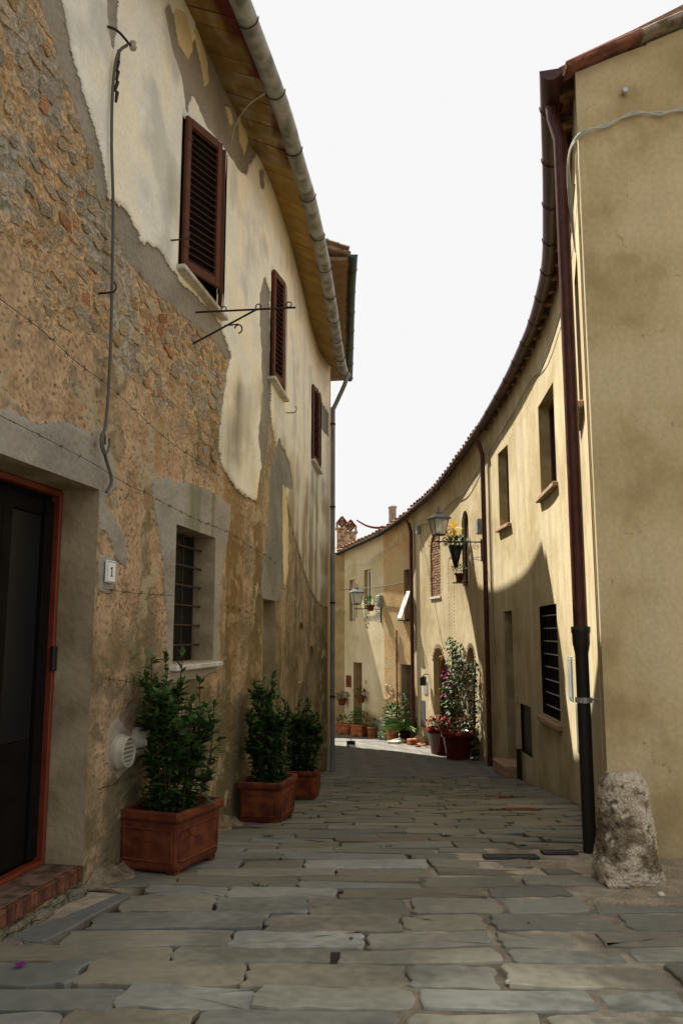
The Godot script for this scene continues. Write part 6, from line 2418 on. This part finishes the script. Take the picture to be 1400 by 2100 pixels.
func build_right_details() -> void:
	rng.seed = 1500
	M.frosted_glass = mat(Color(0.55, 0.6, 0.6), 0.3)
	M.frosted_glass.transparency = BaseMaterial3D.TRANSPARENCY_ALPHA
	M.frosted_glass.albedo_color.a = 0.55
	M.lamp_cap = mat(Color(0.10, 0.115, 0.125), 0.4)
	# guard stone
	var fa := FastNoiseLite.new()
	fa.seed = 8
	fa.frequency = 0.045
	fa.fractal_octaves = 6
	fa.fractal_gain = 0.66
	var fpit := FastNoiseLite.new()
	fpit.seed = 21
	fpit.frequency = 0.13
	fpit.fractal_octaves = 3
	var fcol := FastNoiseLite.new()
	fcol.seed = 5
	fcol.frequency = 0.035
	fcol.fractal_octaves = 3
	var gs := begin(true)
	var rs := []
	for j in 61:
		var v := j / 60.0
		var ring := PackedVector3Array()
		var hwx := lerpf(0.225, 0.135, pow(v, 0.8))
		var hwz := lerpf(0.20, 0.12, v)
		if v > 0.9:
			var q := (v - 0.9) / 0.1
			hwx *= lerpf(1.0, 0.72, q * q)
			hwz *= lerpf(1.0, 0.72, q * q)
		for k in 84:
			var a := -TAU * k / 84.0
			var cx := signf(cos(a)) * pow(absf(cos(a)), 0.6)
			var cz := signf(sin(a)) * pow(absf(sin(a)), 0.6)
			var q0 := Vector3(cx * hwx, v * 0.735, cz * hwz)
			var g := 1.0 + fa.get_noise_3dv(q0 * 100.0) * 0.20 - maxf(0.0, fpit.get_noise_3dv(q0 * 100.0) - 0.10) * 0.42
			ring.append(Vector3(1.865 + cx * hwx * g + v * 0.005, -0.05 + v * 0.735 + (0.03 * fa.get_noise_2d(a * 20.0, 3.0) if v > 0.92 else 0.0), -5.66 + cz * hwz * g))
		rs.append(ring)
	var bark := Color(0.64, 0.545, 0.41)
	for j in 60:
		for k in 84:
			var k2 := (k + 1) % 84
			var q := [[j, k], [j, k2], [j + 1, k2], [j + 1, k]]
			var vv := []
			for e in q:
				var p3: Vector3 = (rs[e[0]][e[1]] - Vector3(1.865, -0.05, -5.66)) * 100.0
				var n2 := fa.get_noise_3dv(p3 * 1.7) * 0.8 + 0.5
				var d := clampf((fpit.get_noise_3dv(p3) - 0.16) * 4.0, 0, 0.8) + clampf((fcol.get_noise_3dv(p3) - 0.10) * 5.0, 0, 0.75) + clampf((p3.x - 9.0) * 0.05, 0, 0.3) * n2
				d = minf(d, 0.92)
				var col := bark.lerp(Color(0.14, 0.10, 0.05), d)
				if e[0] < 6:
					col = col.lerp(Color(0.13, 0.10, 0.06), 0.6)
				vv.append([rs[e[0]][e[1]], col])
			for e in [0, 2, 1, 0, 3, 2]:
				gs.set_color(vv[e][1])
				gs.add_vertex(vv[e][0])
	gs.set_color(bark)
	fan(gs, rs[60])
	var guard := thing("guard_stone", "rough pitted guard stone standing at the corner house's downpipe", "stone")
	put("stone", gs, mat(WHITE, 1.0, TX.fine, 1.7, TX.relief, 1.0, true), guard)
	var wp := begin(true)
	lathe(wp, Transform3D(Basis(Vector3(1, 0, 0), PI / 2) * Basis(Vector3(0, 1, 0), 0.3), Vector3(1.765, 0.49, -5.52)), [0.015, -0.03, 0.014, 0.0, 0.001, 0.002], 9)
	put("paint_spot", wp, M.marble, guard)
	# cables on the corner house
	var eb := begin(true)
	for k in 3:
		var o := k * 0.014
		tube(eb, curve_pts([rw.p(6.75, 4.9, 0.04), rw.p(6.55, 5.3 + o, 0.06 + o), rw.p(6.36, 5.6 + o, 0.07), ew.p(2.02, 5.70 + o, 0.05), ew.p(2.19, 5.78 - o, 0.03), ew.p(2.42, 5.85 + o, 0.03), ew.p(2.62, 5.86 - o, 0.03), ew.p(2.85, 5.86 + o, 0.03), ew.p(3.6, 5.9, 0.03)], 5), 0.006, 6)
	meta(put("cable_bundle", eb, M.pale_cable), "bundle of pale cables bending round the corner house's end wall", "cable")
	var kb := begin(true)
	lathe(kb, Transform3D(Basis(Vector3(1, 0, 0), PI / 2), ew.p(2.35, 6.06, 0.0)), [0.016, -0.01, 0.016, 0.03, 0.026, 0.034, 0.026, 0.06, 0.016, 0.065, 0.001, 0.065], 12)
	meta(put("metal_insulator", kb, M.galv), "small round metal knob high on the blank end wall", "insulator")
	cable_on("thin cable running down the corner beside the downpipe", rw, [[6.38, 5.6, 0.02], [6.37, 4.5, 0.02], [6.38, 3.0, 0.02], [6.37, 1.0, 0.02], [6.38, 0.0, 0.02]], 0.007, mat(Color(0.36, 0.29, 0.17), 0.8))
	cable_on("dark cable sagging under the eaves from the corner to the pipe", rw, [[6.6, 5.45, 0.03], [8.2, 5.62, 0.03], [10.0, 5.72, 0.03], [12.0, 5.66, 0.03], [13.2, 5.75, 0.03], [15.0, 5.6, 0.03], [17.0, 5.35, 0.03]], 0.008, M.cable)
	cable_on("dark cable under the eaves of the house with arched windows", rw, [[17.5, 5.25, 0.03], [18.6, 4.9, 0.05], [19.8, 4.78, 0.03], [21.2, 4.5, 0.05], [22.3, 4.55, 0.03]], 0.008, M.cable)
	cable_on("thin cable slanting down the arched house from box to doorway", rw, [[22.25, 4.25, 0.03], [21.6, 3.1, 0.03], [21.0, 1.9, 0.03], [20.6, 1.2, 0.03]], 0.006, M.cable)
	cable_on("pale conduit beside the far downpipe of the corner house", rw, [[16.95, 5.6, 0.02], [16.95, 3.0, 0.02], [16.95, 1.0, 0.02]], 0.010, mat(Color(0.34, 0.27, 0.15), 0.8))
	# lantern by the joint pipe, with its box, and the box nearer the peeling house
	lantern("wrought iron lantern beside the yellow flower on the arched house", rw, 17.72, 3.57, 0.98, 1.0, 0.16)
	wall_box("grey box above the lantern arm on the arched house", rw, 17.62, 3.9, 0.16, 0.34, 0.13)
	wall_box("small grey box with two rings under the eaves by the peeling house", rw, 22.35, 4.42, 0.14, 0.22, 0.10)
	# flower basket, pinwheel flower and the pot below
	var fb := thing("flower_basket", "black cone-shaped basket of flowers hung at the arched window", "basket", rw.p(18.98, 3.1, 0.24))
	var cn := begin(true)
	lathe(cn, Transform3D(), [0.001, 0.0, 0.04, 0.01, 0.17, 0.52, 0.16, 0.52, 0.05, 0.06], 14)
	put("cone", cn, M.black, fb)
	var fl := begin(true)
	ball_plant(fl, Vector3(0, 0.6, 0), Vector3(0.24, 0.13, 0.24), 220, 0.10, 1.3)
	put("foliage", fl, M.leaf, fb)
	var rfl := begin(true)
	flowers(rfl, Vector3(-0.05, 0.62, 0), Vector3(0.25, 0.14, 0.24), 14, 0.06, Color(0.6, 0.09, 0.03))
	put("blossom", rfl, M.petal, fb)
	var yf := thing("pinwheel_flower", "bright yellow toy flower sticking up from the basket", "flower", rw.p(18.98, 4.0, 0.26))
	var ys := begin(true)
	tube(ys, [Vector3(0, -0.35, 0), Vector3(0, 0.0, 0)], 0.006, 5)
	put("stem", ys, M.stem, yf)
	for q in [[Vector3(-0.02, 0.03, 0.03), 0.25, 9, Color(0.9, 0.62, 0.02)], [Vector3(-0.16, -0.16, 0.05), 0.19, 7, Color(0.85, 0.42, 0.02)]]:
		for k in q[2]:
			var a: float = TAU * k / q[2]
			var pt := begin(true)
			var axis := Basis(Vector3(0, 1, 0), -0.35)
			leaf(pt, Transform3D(aim(axis * Vector3(cos(a), sin(a), 0.12), 0.2), q[0]), q[1], q[1] * 0.52, q[3], 0.1)
			put("petal", pt, M.petal, yf)
	var lp := round_pot("small pot with yellow-green plant on the arched window's lower shelf", rw.p(18.95, 2.78, 0.17), 0.10, 0.2, M.terracotta)
	var ls := begin(true)
	ball_plant(ls, Vector3(0, 0.3, 0), Vector3(0.15, 0.12, 0.15), 90, 0.07, 2.6)
	put("foliage", ls, M.leaf, lp)
	var shf := begin()
	box(shf, rw.frame(18.95, 2.765, 0.14), Vector3(0.34, 0.025, 0.30), 0.004)
	meta(put("shelf", shf, M.black), "small dark shelf below the flower basket", "shelf")
	# black lamp by the open door
	var wl := thing("wall_lamp", "small black wall lamp beside the open lattice door", "lamp")
	var wt := rw.frame(21.88, 0.38)
	var ws := begin()
	box(ws, wt * at(0, 0, 0.16), Vector3(0.15, 0.24, 0.15), 0.02)
	put("case", ws, M.black, wl)
	var w2 := begin(true)
	tube(w2, [wt * Vector3(0, 0.16, 0), wt * Vector3(0, 0.18, 0.1), wt * Vector3(0, 0.12, 0.16)], 0.014, 6)
	put("arm", w2, M.iron, wl)
	# bell push by the corner house's door
	var bp := begin()
	box(bp, rw.frame(15.22, 0.42, 0.02), Vector3(0.07, 0.14, 0.03), 0.006)
	meta(put("door_bell", bp, M.white_plastic), "small white bell push beside the brown door", "bell")
	# gas stub pipe by the cupboard
	var gp := begin(true)
	tube(gp, [rw.p(14.98, -1.1, 0.06), rw.p(14.98, -0.42, 0.06)], 0.045, 8)
	meta(put("stub_pipe", gp, M.cast_iron), "short black pipe rising from the ground below the meter cupboard", "pipe")
	# climbers
	var c1 := thing("climbing_plant", "flowering climber with magenta blossom beside the lattice door", "climber")
	var cs := begin(true)
	leaf_patch(cs, rw, 19.25, 19.95, -1.0, 0.5, 480, 0.11, 0.40, 1.0)
	leaf_patch(cs, rw, 19.5, 20.0, 0.5, 1.5, 200, 0.09, 0.2, 1.5)
	leaf_patch(cs, rw, 19.2, 19.55, 0.4, 1.4, 170, 0.09, 0.2, 0.7)
	put("foliage", cs, M.leaf, c1)
	var cf := begin(true)
	for k in 9:
		flowers(cf, rw.p(rng.randf_range(19.35, 19.75), rng.randf_range(-0.5, 0.75), 0.36), Vector3(0.07, 0.07, 0.07), 5, 0.08, Color(0.5, 0.03, 0.22))
	put("blossom", cf, M.petal, c1)
	var ct := begin(true)
	tube(ct, [rw.p(19.6, -1.1, 0.2), rw.p(19.7, 0.2, 0.12), rw.p(19.9, 1.4, 0.06)], 0.018, 6)
	put("stem", ct, M.stem, c1)
	var c2 := thing("climbing_plant", "dark climber framing the arched doorway in the shade", "climber")
	var c2s := begin(true)
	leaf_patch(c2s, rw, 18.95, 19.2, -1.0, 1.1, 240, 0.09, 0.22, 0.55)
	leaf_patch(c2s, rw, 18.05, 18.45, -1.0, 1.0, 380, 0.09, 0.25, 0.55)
	put("foliage", c2s, M.leaf, c2)
	var c2t := begin(true)
	tube(c2t, [rw.p(18.2, -1.1, 0.15), rw.p(18.25, 0.2, 0.1), rw.p(18.2, 1.0, 0.06)], 0.018, 6)
	put("stem", c2t, M.stem, c2)
	# big red pots
	for q in [[2.30, 19.5, 0.33, 0.6, "large red glazed pot of red flowers at the edge of the sunlight"], [2.55, 18.5, 0.36, 0.6, "large red pot in deep shade below the climber"]]:
		var p := round_pot(q[4], Vector3(q[0], cg.at(q[1]) - 0.01, -q[1]), q[2], q[3], M.red_glaze, "large red pots by the arched doors")
		var ps := begin(true)
		ball_plant(ps, Vector3(0, q[3] + 0.08, 0), Vector3(0.33, 0.18, 0.33), 240, 0.1, 0.9)
		put("foliage", ps, M.leaf, p)
		var pf := begin(true)
		flowers(pf, Vector3(0, q[3] + 0.08, 0), Vector3(0.36, 0.2, 0.36), 95, 0.09, Color(0.32, 0.010, 0.010))
		put("blossom", pf, M.petal, p)
	# drain grates, and dark flat stones lying flush in the mortar
	for q in [[2.05, 9.75, 0.36, 0.26, M.rusty, "rusty slotted drain grate in the paving, the larger one"], [2.12, 11.6, 0.26, 0.2, M.rusty, "small rusty drain grate further down the street"], [1.26, 6.42, 0.38, 0.13, M.dark_slab, "long dark flat stone set in pale mortar"], [1.67, 6.62, 0.24, 0.13, M.dark_slab, "small dark flat stone by the foot of the downpipe"]]:
		var o := thing("drain_cover", q[5], "drain cover", Vector3(q[0], cg.at(q[1]) + 0.004, -q[1]), "iron drains and covers in the paving")
		o.rotation.x = -atan(cg.slope(q[1])) * -1.0
		var fs := begin()
		for e in [-1.0, 1.0]:
			box(fs, at(e * q[2] * 0.5, 0, 0), Vector3(0.025, 0.02, q[3]), 0.003)
			box(fs, at(0, 0, e * (q[3] * 0.5 - 0.0125)), Vector3(q[2] - 0.026, 0.02, 0.025), 0.003)
		put("frame", fs, q[4], o)
		if q[4] == M.rusty:
			for k in 9:
				var bs := begin()
				box(bs, at(lerpf(-0.43, 0.43, k / 8.0) * q[2], -0.002, 0), Vector3(q[2] * 0.07, 0.016, q[3] - 0.052), 0.002)
				put("bar", bs, q[4], o)
			var dk := begin()
			box(dk, at(0, -0.016, 0), Vector3(q[2] - 0.02, 0.006, q[3] - 0.02))
			put("pit", dk, M.dark, o)
		else:
			var pls := begin()
			box(pls, at(0, -0.004, 0), Vector3(q[2] - 0.028, 0.016, q[3] - 0.052), 0.002)
			put("plate", pls, q[4], o)
	# weeds, a fallen petal, pebbles
	weed(-1.58, 4.4, 30, 0.05, "green tuft in the joint below the broad bluish slab")
	weed(-0.12, 5.05, 18, 0.05, "grassy tuft in the middle of the paving")
	weed(-0.52, 5.55, 22, 0.05, "small weed in a joint beyond the pale stones")
	weed(-0.65, 7.5, 24, 0.06, "weed near the middle trough")
	weed(-0.33, 6.6, 20, 0.05, "small weed halfway between the first troughs and mid street")
	weed(0.35, 6.9, 16, 0.05, "tiny weed in mid street beyond the mended stones")
	var pe := begin(true)
	for k in 4:
		leaf(pe, Transform3D(aim(Vector3(cos(k * 1.5), 0.35, sin(k * 1.5))), Vector3(-1.50, cg.at(4.12) + 0.012, -4.1)), 0.035, 0.03, Color(0.22, 0.01, 0.22), 0.2)
	meta(put("fallen_petals", pe, M.petal), "fallen purple petals on the paving by the step", "petals")
	for q in [[0.74, 3.92, 0.014, "pale pebble lying on a long bluish paving stone"], [0.05, 4.5, 0.009, "tiny brown pebble on the paving"], [1.02, 4.75, 0.009, "small dark pebble on the mended paving"], [1.95, 5.30, 0.02, "white chip of plaster at the guard stone's foot"]]:
		var st := begin(true)
		var rr: float = q[2]
		lathe(st, Transform3D(Basis.from_euler(Vector3(0.2, 0.4, 0.1)), Vector3(q[0], cg.at(q[1]) - 0.002, -q[1])), [0.001, 0.0, rr, rr * 0.25, rr * 1.1, rr * 0.6, rr * 0.6, rr * 1.1, 0.001, rr * 1.2], 8)
		meta(put("pebble", st, mat(Color(0.12, 0.07, 0.04) if rr < 0.012 else Color(0.6, 0.55, 0.48), 0.9)), q[3], "pebble")

# ------------------------------------------------------------------ the sunny end of the street
func build_far_details() -> void:
	rng.seed = 2100
	lantern("smaller far wrought iron lantern on the cream house", fw, 24.45, 2.32, 0.85, 0.95, 0.25)
	wall_box("grey box at the corner of the cream house above the lantern arm", fw, 24.42, 2.55, 0.16, 0.36, 0.12)
	# hanging pot on the lantern's arm
	var hp := round_pot("small hanging pot with trailing plant on the far lantern's arm", fw.frame(24.45, 2.26) * Vector3(0, 0, 0.36), 0.12, 0.18, M.terracotta)
	var hs := begin(true)
	ball_plant(hs, Vector3(0, 0.26, 0), Vector3(0.2, 0.16, 0.2), 140, 0.09, 2.2)
	ball_plant(hs, Vector3(-0.1, -0.2, 0.05), Vector3(0.06, 0.3, 0.06), 60, 0.08, 1.8, 0.8)
	put("foliage", hs, M.leaf, hp)
	# plaque and bell
	var pq := begin()
	box(pq, fw.frame(26.33, 0.12, 0.015), Vector3(0.32, 0.36, 0.03), 0.006)
	meta(put("plaque", pq, M.terracotta), "square brown terracotta plaque beside the cream house's door", "plaque")
	var wb := begin()
	box(wb, fw.frame(25.3, 0.15, 0.015), Vector3(0.07, 0.12, 0.03), 0.006)
	meta(put("door_bell", wb, M.white_plastic), "small white bell push on the cream house", "bell")
	# pots in the sun
	var t1 := trough("terracotta box planter at the old house's edge in the sun", Vector3(0.06, cg.at(26.0) + 0.006, -25.9), deg_to_rad(-25), 0.46, 0.30, 0.34, M.terracotta_pale, "planters against the cream house")
	var s1 := begin(true)
	ball_plant(s1, Vector3(0, 0.42, 0), Vector3(0.22, 0.14, 0.14), 90, 0.10, 0.7)
	put("foliage", s1, M.leaf, t1)
	var t2 := trough("larger terracotta box with a round green bush by the cream house", Vector3(0.53, cg.at(25.2) + 0.006, -25.15), deg_to_rad(-30), 0.42, 0.42, 0.36, M.terracotta_pale, "planters against the cream house")
	var s2 := begin(true)
	ball_plant(s2, Vector3(-0.03, 0.55, 0), Vector3(0.30, 0.26, 0.28), 520, 0.075, 1.9)
	put("foliage", s2, M.leaf, t2)
	var p3 := round_pot("round pot with orange flowers by the cream house", Vector3(0.90, cg.at(24.75), -24.72), 0.16, 0.32, M.terracotta_pale, "round pots at the sunny end")
	var s3 := begin(true)
	ball_plant(s3, Vector3(0, 0.46, 0), Vector3(0.2, 0.16, 0.2), 150, 0.08, 2.0)
	put("foliage", s3, M.leaf, p3)
	var f3 := begin(true)
	flowers(f3, Vector3(-0.05, 0.62, 0), Vector3(0.22, 0.13, 0.2), 30, 0.08, Color(0.55, 0.16, 0.05))
	put("blossom", f3, M.petal, p3)
	for q in [[26.45, -0.62, 0.35, "hanging pot with a dry plant on the cream house, under the plaque"], [25.3, -0.45, 0.4, "hanging pot with pinkish plant beside the cream house's door"]]:
		var p := round_pot(q[3], fw.p(q[0], q[1], 0.18), 0.14, 0.2, M.terracotta, "pots hung on the cream house")
		var s := begin(true)
		ball_plant(s, Vector3(0, 0.28, 0), Vector3(0.22, 0.14, 0.2), 90, 0.09, 0.8)
		put("foliage", s, M.leaf, p)
		var fl := begin(true)
		flowers(fl, Vector3(0, 0.3, 0), Vector3(0.2, 0.13, 0.18), 16, 0.06, Color(0.35, 0.12, 0.08))
		put("blossom", fl, M.petal, p)
	var p4 := round_pot("round pot with a dark bush against the peeling house", Vector3(1.42, cg.at(23.5), -23.45), 0.19, 0.34, M.terracotta_pale, "round pots at the sunny end")
	var s4 := begin(true)
	ball_plant(s4, Vector3(0, 0.68, 0), Vector3(0.30, 0.36, 0.28), 460, 0.10, 1.2)
	put("foliage", s4, M.leaf, p4)
	var p5 := round_pot("dark pot with a spiky palm-like plant by the peeling house's door", Vector3(1.72, cg.at(22.9), -22.9), 0.15, 0.3, M.dark, "round pots at the sunny end")
	var s5 := begin(true)
	for k in 46:
		var a := rng.randf() * TAU
		leaf(s5, Transform3D(aim(Vector3(cos(a), rng.randf_range(0.3, 1.6), sin(a))), Vector3(0, 0.3, 0)), rng.randf_range(0.45, 0.75), 0.05, leaf_tone(2.0), 0.35)
	put("foliage", s5, M.leaf, p5)
	var s6 := begin(true)
	ball_plant(s6, Vector3(1.22, cg.at(23.9) + 0.16, -23.85), Vector3(0.16, 0.2, 0.16), 150, 0.09, 1.8)
	meta(put("low_plant", s6, M.leaf), "small low green plant at the corner of cream and peeling houses", "plant")
	var s7 := begin(true)
	leaf_patch(s7, rw, 22.95, 23.2, -0.9, 0.0, 120, 0.1, 0.2, 0.9)
	meta(put("climbing_plant", s7, M.leaf), "thin climber beside the peeling house's door", "climber")
	# odds and ends along that wall
	var kerb := begin()
	box(kerb, Transform3D(Basis(Vector3(0, 1, 0), 1.1), Vector3(1.55, cg.at(22.7) + 0.05, -22.75)), Vector3(0.9, 0.09, 0.3), 0.015)
	meta(put("kerb_stone", kerb, M.marble), "low pale kerb stone under the pots", "kerb")
	var bk := begin()
	box(bk, Transform3D(Basis(Vector3(0, 1, 0), 0.5), Vector3(1.86, cg.at(21.9) + 0.08, -21.95)), Vector3(0.3, 0.16, 0.18), 0.012)
	meta(put("clay_block", bk, M.terracotta_pale), "hollow clay block lying by the far downpipe", "block")
	var rk := begin(true)
	lathe(rk, Transform3D(Basis.from_euler(Vector3(0.1, 0.5, 0.2)), Vector3(2.06, cg.at(22.1) - 0.02, -22.15)), [0.001, 0.0, 0.19, 0.02, 0.21, 0.12, 0.12, 0.24, 0.001, 0.27], 9, false)
	meta(put("boulder", rk, mat_tone("boulder", Color(0.42, 0.33, 0.2))), "rounded tan stone at the foot of the far downpipe", "stone")
	var where := ["closest to the door", "against the boulder", "beside the clay block", "flat in the middle", "out towards the street"]
	for k in 5:
		var sh := begin()
		box(sh, Transform3D(Basis.from_euler(Vector3(rng.randf_range(-0.3, 0.3), rng.randf_range(0, 3), rng.randf_range(-0.3, 0.3))), Vector3(2.0 + rng.randf_range(-0.1, 0.28), cg.at(21.3) + 0.03, -21.15 - k * 0.14)), Vector3(rng.randf_range(0.08, 0.16), 0.025, 0.1), 0.005)
		meta(put("tile_shard", sh, M.terracotta_pale), "broken tile shard before the lattice door, " + where[k], "shard", "broken tile shards before the lattice door")
	# long-handled dustpan
	var dp := thing("dustpan", "black dustpan with a thin upright handle on the sunny tarmac", "dustpan", Vector3(0.24, cg.at(21.5) + 0.006, -21.5))
	var ds := begin()
	box(ds, at(0, 0.012, 0), Vector3(0.22, 0.02, 0.22), 0.005)
	box(ds, at(0, 0.075, -0.1), Vector3(0.22, 0.1, 0.02), 0.005)
	for e in [-1.0, 1.0]:
		box(ds, at(e * 0.1, 0.062, 0.0), Vector3(0.018, 0.075, 0.175), 0.004)
	put("pan", ds, M.black, dp)
	var dh := begin(true)
	tube(dh, [Vector3(0, 0.12, -0.1), Vector3(-0.08, 0.62, -0.12)], 0.011, 6)
	put("handle", dh, mat(Color(0.3, 0.2, 0.12), 0.6), dp)
	# cables slung between the far houses, a leafy spray at the corner
	for q in [["sagging pale cable on the cream house below the gutter", [Vector3(0.02, 3.45, -26.4), Vector3(0.3, 3.75, -25.9), Vector3(0.75, 3.72, -25.1), Vector3(1.16, 4.0, -24.3)]], ["pale cable slung from the cream house to the arched house", [Vector3(1.16, 4.0, -24.3), Vector3(1.45, 4.15, -23.7), Vector3(1.75, 4.45, -23.0), Vector3(1.9, 4.75, -22.6)]], ["thin dark cable straight across the cream and peeling houses", [Vector3(-0.05, 3.0, -26.6), Vector3(0.6, 2.97, -25.3), Vector3(1.2, 2.98, -24.2), Vector3(1.75, 3.02, -23.1)]]]:
		var cs := begin(true)
		tube(cs, curve_pts(q[1], 6), 0.012, 6)
		meta(put("cable", cs, M.pale_cable if q[0].contains("pale") else M.cable), q[0], "cable")
	var sp := begin(true)
	ball_plant(sp, Vector3(0.02, 2.25, -26.75), Vector3(0.16, 0.1, 0.16), 50, 0.10, 3.0)
	meta(put("trailing_plant", sp, M.leaf), "yellow-green leafy spray high at the cream house's turned side", "plant")
